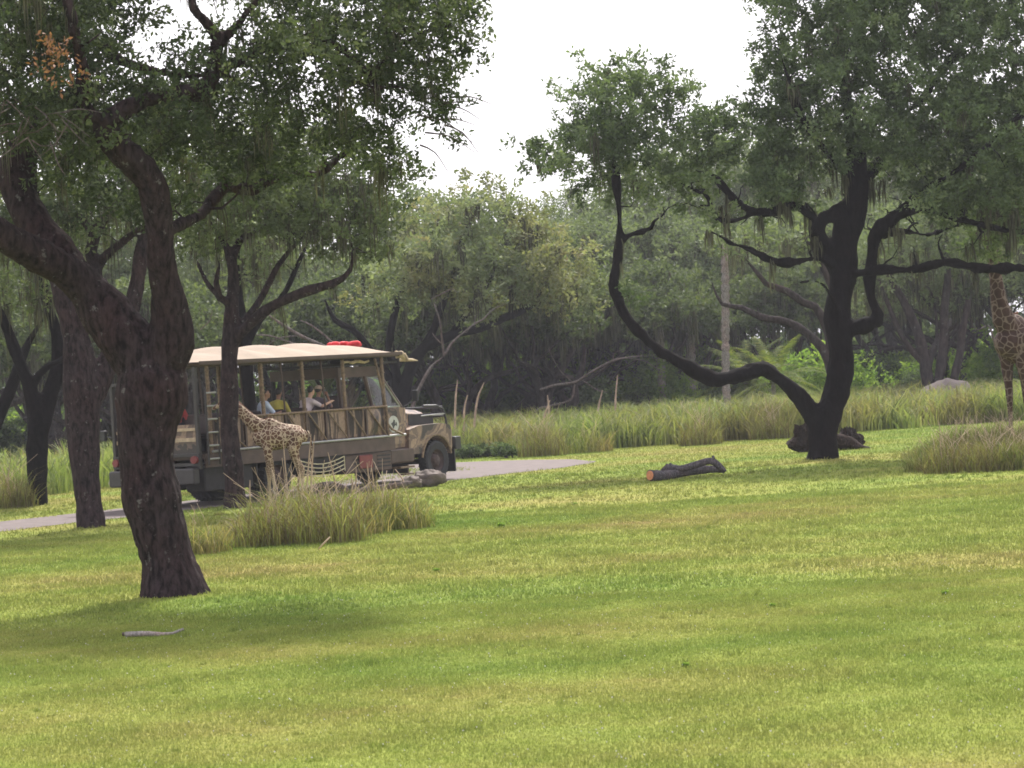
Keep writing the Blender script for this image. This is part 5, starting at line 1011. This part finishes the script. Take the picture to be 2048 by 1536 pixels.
def giraffe(label, loc, rz, s, coat, neck, head_dir, leg_off, voxel):
    """adult proportions, withers 3 m at s=1; neck = polyline from the shoulder, x forward"""
    root = thing('giraffe', label, 'giraffe', loc, rz, 'giraffes'); b = MB(); S = lambda v: Vector(v)*s
    b.chain([(S((-.88, 0, 2.26)), .24*s), (S((-.62, 0, 2.30)), .37*s), (S((-.2, 0, 2.27)), .43*s), (S((.22, 0, 2.28)), .47*s), (S((.5, 0, 2.30)), .34*s)], 16)
    b.chain([(S((-.75, 0, 2.45)), .2*s), (S((-.2, 0, 2.56)), .2*s), (S((.22, 0, 2.78)), .2*s)], 12)
    b.chain([(S((.2, 0, 2.6)), .30*s), (S((.42, 0, 2.62)), .28*s)]+[(S(p), r*s) for p, r in neck], 14)
    for i, (x, sd) in enumerate(((.30, -1), (.30, 1), (-.68, -1), (-.68, 1))):
        dx = leg_off[i]
        if x > 0: ch = [((x, sd*.20, 2.25), .24), ((x+.02, sd*.24, 1.75), .15), ((x+dx*.4, sd*.22, 1.35), .10), ((x+dx*.6, sd*.2, .98), .085), ((x+dx*.8, sd*.2, .6), .052), ((x+dx, sd*.2, .2), .062), ((x+dx+.05, sd*.2, .06), .07)]
        else: ch = [((x, sd*.17, 2.25), .30), ((x+.12, sd*.22, 1.85), .21), ((x+.06+dx*.4, sd*.22, 1.5), .12), ((x-.14+dx*.6, sd*.2, 1.1), .078), ((x-.08+dx*.8, sd*.2, .65), .052), ((x-.04+dx, sd*.2, .2), .062), ((x+dx+.02, sd*.2, .06), .07)]
        b.chain([(S(p), r*s) for p, r in ch], 12)
    hp = Vector(neck[-1][0]); hd = Vector(head_dir).normalized(); sidev = Vector((0, 1, 0)); upv = sidev.cross(hd)*-1
    if upv.z < 0: upv = -upv
    b.chain([(hp*s, .125*s), ((hp+hd*.15+upv*.05)*s, .135*s), ((hp+hd*.38)*s, .095*s), ((hp+hd*.56-upv*.01)*s, .075*s), ((hp+hd*.66-upv*.02)*s, .07*s)], 12)
    new_obj('body', remeshed(b, 'body', coat, voxel, 4), root)
    m_ = MB(); ridge = [Vector(p)+Vector((-r*.9, 0, r*.35)) for p, r in neck]; ridge = [Vector((.12, 0, 2.98))]+ridge
    for a, c in zip(ridge, ridge[1:]): m_.tube([a*s, c*s], [.055*s, .05*s], 6, squash=.5)
    m_.build('mane', K_mane, root, True)
    for sd in (-1, 1):
        e = MB(); base = (hp+upv*.12+sidev*sd*.1-hd*.02); tip = base+sidev*sd*.2+upv*.06-hd*.03; e.tube([base*s, ((base+tip)/2)*s, tip*s], [.02*s, .05*s, .008*s], 8, squash=.5); e.build('ear', coat, root, True)
        o_ = MB(); base = (hp+upv*.12+sidev*sd*.05+hd*.08); o_.tube([base*s, (base+upv*.15-hd*.02)*s, (base+upv*.18-hd*.02)*s], [.025*s, .02*s, .03*s], 8); o_.build('ossicone', K_horn, root, True)
        y = MB(); y.ball((hp+hd*.26+upv*.06+sidev*sd*.1)*s, .028*s, 8, 6); y.build('eye', K_black, root, True)
    t_ = MB(); t_.tube([S((-1.08, 0, 2.42)), S((-1.2, 0, 2.15)), S((-1.2, .02, 1.75)), S((-1.18, .04, 1.5))], [.045*s, .03*s, .02*s, .02*s], 7); tl = t_.build('tail', coat, root, True)
    t_ = MB(); t_.tube([S((-1.18, .04, 1.52)), S((-1.18, .05, 1.3)), S((-1.16, .06, 1.05))], [.02*s, .05*s, .01*s], 7); t_.build('tail_tuft', K_mane, tl, True)
    for i, (x, sd) in enumerate(((.30, -1), (.30, 1), (-.68, -1), (-.68, 1))):
        hx = x+leg_off[i]+.05 if x > 0 else x+leg_off[i]+.02
        h = MB(); h.tube([S((hx-.01, sd*.2, 0)), S((hx-.01, sd*.2, .12))], [.095*s, .068*s], 10); h.build('hoof', K_hoof, root)
    return root
gb = at(566, 1000, 66.6)
giraffe('giraffe calf beside the truck, its head hidden behind the slim oak', (gb.x-.08, 66.75, 0), math.pi+math.radians(6), .675, K_gB,
        [((.72, 0, 2.78), .27), ((.98, 0, 3.05), .22), ((1.28, 0, 3.40), .17), ((1.5, 0, 3.68), .14)], (.8, 0, -.35), (.04, -.16, .1, -.05), .022)
ga = at(2012, 800, 78)
giraffe('tall adult giraffe at the right edge, head up in the oak leaves', (gnd(2038, 78)+.2, 78.2, 0), math.radians(218), 1.17, K_gA,
        [((.60, 0, 2.85), .27), ((.72, 0, 3.25), .20), ((.78, 0, 3.8), .155), ((.84, 0, 4.35), .13), ((.88, 0, 4.7), .125)], (.8, 0, .25), (.06, -.14, .1, -.1), .035)

# ------------------------------------------------------------------ logs, stump, rocks, sticks
def log_thing(name, label, cat, rows, D, mat, n=12, disp=.02, cut=None):
    pts = [at(r[0], r[1], D+(r[3] if len(r) > 3 else 0)) for r in rows]; b0 = pts[0]; org = Vector((b0.x, b0.y, 0)); root = thing(name, label, cat, org)
    mb = MB(); k = ppm(D); sp = spline([(*(p-org), r[2]/k) for p, r in zip(pts, rows)], .08); mb.tube([tuple(q[:3]) for q in sp], list(sp[:, 3]), n)
    me = mb.mesh('wood', mat, True)
    for v in me.vertices: v.co += v.co.normalized()*0+Vector((noise.noise(v.co*6), noise.noise(v.co*6+Vector((9, 0, 0))), noise.noise(v.co*6+Vector((0, 9, 0)))))*disp
    new_obj('wood', me, root)
    if cut:
        d = (Vector(sp[1, :3])-Vector(sp[0, :3])).normalized(); c = MB(); p = Vector(sp[0, :3])-d*.03; c.tube([p, p+d*.02], sp[0, 3]*.78, n); c.build('cut_end', cut, root)
    return root, org
K_cut = plain('fresh_cut_wood', (.50, .20, .09), .8, var=.2, scale=14)
M_log = bark_mat('log_bark', (.03, .028, .03), (.11, .10, .11), (.22, .22, .22), 2)
lg, lo = log_thing('cut_log', 'cut log on the lawn showing its orange sawn end, dark branch on top', 'log', [(1301, 951, 12, -.9), (1330, 951, 10, -.6), (1370, 944, 9, -.2), (1420, 938, 8, .2), (1445, 940, 6, .5)], 66.8, M_log, cut=K_cut)
for rows in ([(1325, 945, 7), (1336, 935, 8), (1360, 938, 7), (1390, 930, 7), (1420, 922, 7), (1436, 930, 7), (1450, 944, 5)], [(1424, 926, 5), (1427, 918, 3.5), (1426, 911, 2.5)], [(1345, 938, 6), (1340, 930, 5), (1334, 934, 3)]):
    mb = MB(); pts = [at(a, b_, 66.45)-lo for a, b_, r in rows]; sp = spline([(*p, r[2]/ppm(67)) for p, r in zip(pts, rows)], .1); mb.tube([tuple(q[:3]) for q in sp], list(sp[:, 3]), 9); mb.build('branch', M_log, lg, True)
def lump(name, label, cat, px, py, D, size, mat, seed, amp=.25, sink=.1, rz=0, kids=None):
    g = Vector((gnd(px, D), D, 0)); mb = MB(); mb.ball((0, 0, 0), size, 28, 18); me = mb.mesh(name, mat, True); rgv = Vector((seed*3.1, seed*1.7, 0))
    for v in me.vertices:
        d = v.co.normalized(); f = 1+amp*noise.noise(d*1.6+rgv)+amp*.6*noise.noise(d*4+rgv)+amp*.25*noise.noise(d*11+rgv); v.co *= f
    o = new_obj(name, me, None, (g.x, g.y, size[2]*(1-sink*2))); o.rotation_euler = (0, 0, rz); tag(o, label, cat); return o
M_stump = bark_mat('stump_wood', (.008, .006, .006), (.05, .038, .034), (.16, .13, .12), 2, .62)
def chunk(name, label, cat, px, D, size, mat, seed, rz=0.):
    g = (gnd(px, D), D, 0); mb = MB(); rr = random.Random(seed)
    mb.ball((0, 0, size[2]*.75), size, 40, 26); me = mb.mesh(name, mat, False)
    for v in me.vertices:
        q = v.co*(2.2/size[0]); f = 1+.55*(abs(noise.noise(Vector((q.x*1.3+seed, q.y*1.3, q.z*.35))))-.25)*2+.25*noise.noise(q*2.5); v.co.x *= f; v.co.y *= f; v.co.z = max(-.05, v.co.z*(1+.35*noise.noise(Vector((q.x*2.3, q.y*2.3, seed)))))
    o = new_obj(name, me, None, g); o.rotation_euler = (0, 0, rz); tag(o, label, cat); return o
chunk('broken_stump', 'rugged dark broken stump showing left of the black oak trunk', 'stump', 1604, 79.5, (.36, .3, .42), M_stump, 4)
chunk('broken_stump', 'dark stump chunk showing just right of the black oak trunk', 'stump', 1690, 79.8, (.36, .3, .32), M_stump, 9, .6)
log_thing('fallen_log', 'brown fallen log tapering to the right from the dark chunk behind the black trunk', 'log', [(1670, 880, 14), (1700, 886, 13), (1712, 893, 10), (1728, 899, 7), (1748, 903, 4)], 79.2, M_stump, disp=.05)
lump('rock', 'rounded brown rock at the right end of the near grass patch', 'rock', 846, 968, 71.0, (.42, .35, .22), M_rock, 2, .35, .1)
lump('rock', 'pale smaller rock left of the rounded brown one', 'rock', 812, 968, 70.6, (.26, .25, .16), M_rock, 5, .35, .1)
lump('rock', 'tiny white stone on the verge in front of the grass belt', 'rock', 1082, 914, 91.5, (.11, .09, .07), K_white, 6, .2, .1)
lump('boulder', 'pale pinkish boulder beyond the tall grass, right of the black oak', 'boulder', 1895, 800, 116, (1.2, .7, .85), plain('pink_boulder', (.17, .14, .13), .9, var=.2, scale=2), 7, .2, .2)
log_thing('arched_log', 'pale curved log lying in the grass under the truck side', 'log', [(612, 984, 7), (640, 972, 7), (670, 970, 7), (696, 982, 6)], 68.6, M_dead)
log_thing('arched_log', 'long pale log between the grass clumps and the rock', 'log', [(700, 984, 5), (740, 978, 6), (790, 972, 6), (826, 966, 6)], 69.6, M_dead)
K_stick = bark_mat('bleached_wood', (.16, .15, .14), (.36, .34, .33), (.5, .48, .46), 3)
log_thing('bleached_branch', 'bleached pale branch lying on the lawn below the big trunk', 'branch', [(250, 1268, 5), (268, 1267, 6), (300, 1268, 5.5), (325, 1270, 4.5), (345, 1266, 2.5), (368, 1258, 3)], 31.9, K_stick, disp=.014, cut=K_rust)
log_thing('stick', 'straw coloured stick leaning at the foot of the near grass patch', 'stick', [(637, 1098, 1.6), (648, 1086, 2), (660, 1074, 1.6)], 46.4, M_stalk, 6, .002)
M_reed = plain('dead_reed', (.34, .25, .18), .9, var=.3)
reeds = [(566, 875, 578, 1000, 66), (622, 868, 612, 1000, 66.3), (629, 870, 620, 1000, 66.3), (656, 905, 676, 1000, 67), (548, 985, 540, 1030, 62), (734, 925, 742, 975, 69), (742, 930, 750, 980, 69), (790, 938, 815, 965, 70), (703, 950, 705, 985, 69), (712, 935, 708, 985, 69), (500, 960, 502, 1010, 63), (915, 760, 905, 850, 98), (968, 765, 940, 850, 98), (935, 790, 925, 860, 98), (1095, 790, 1100, 860, 104), (1235, 750, 1228, 850, 108), (1205, 780, 1190, 860, 106), (1880, 870, 1885, 940, 61), (1420, 810, 1418, 850, 100), (1100, 800, 1075, 880, 98)]
for x0, y0, x1, y1, D in reeds:
    a, b_ = at(x0, y0, D), at(x1, y1, D); org = Vector((b_.x, b_.y, 0)); r = (1.7 if D < 80 else 2.4)/ppm(D); mid_ = (a+b_)/2+Vector((rg.uniform(-.03, .03), 0, 0))
    sp = spline([(b_.x-org.x, 0, 0, r), (mid_.x-org.x, 0, mid_.z, r*.9), (a.x-org.x, 0, a.z, r*.4)], .15); V, I = tubes([sp], 5)
    o = new_obj('dead_reed', fast_mesh('dead_reed', V, 4, I, M_reed, True), None, org); tag(o, 'thin dead reed stalk beside the truck' if D < 80 else 'thin pale dead stalk rising from the far tall grass', 'stalk', 'dead reeds by the truck' if D < 80 else 'dead stalks in the far grass')

# ------------------------------------------------------------------ haze
mb = MB(); mb.box((-160, -30, -1), (170, 245, 32)); m = bpy.data.materials.new('haze_air'); m.use_nodes = True; t = m.node_tree
for n_ in list(t.nodes): t.nodes.remove(n_)
o_ = t.nodes.new('ShaderNodeOutputMaterial'); vol = t.nodes.new('ShaderNodeVolumePrincipled'); vol.inputs['Density'].default_value = HAZE
vol.inputs['Color'].default_value = (.9, .92, 1, 1); t.links.new(vol.outputs[0], o_.inputs['Volume'])
hz = mb.build('haze', m); hz['kind'] = 'stuff'; hz['label'] = 'thin pale summer haze hanging over the meadow and wood'; hz['category'] = 'haze'
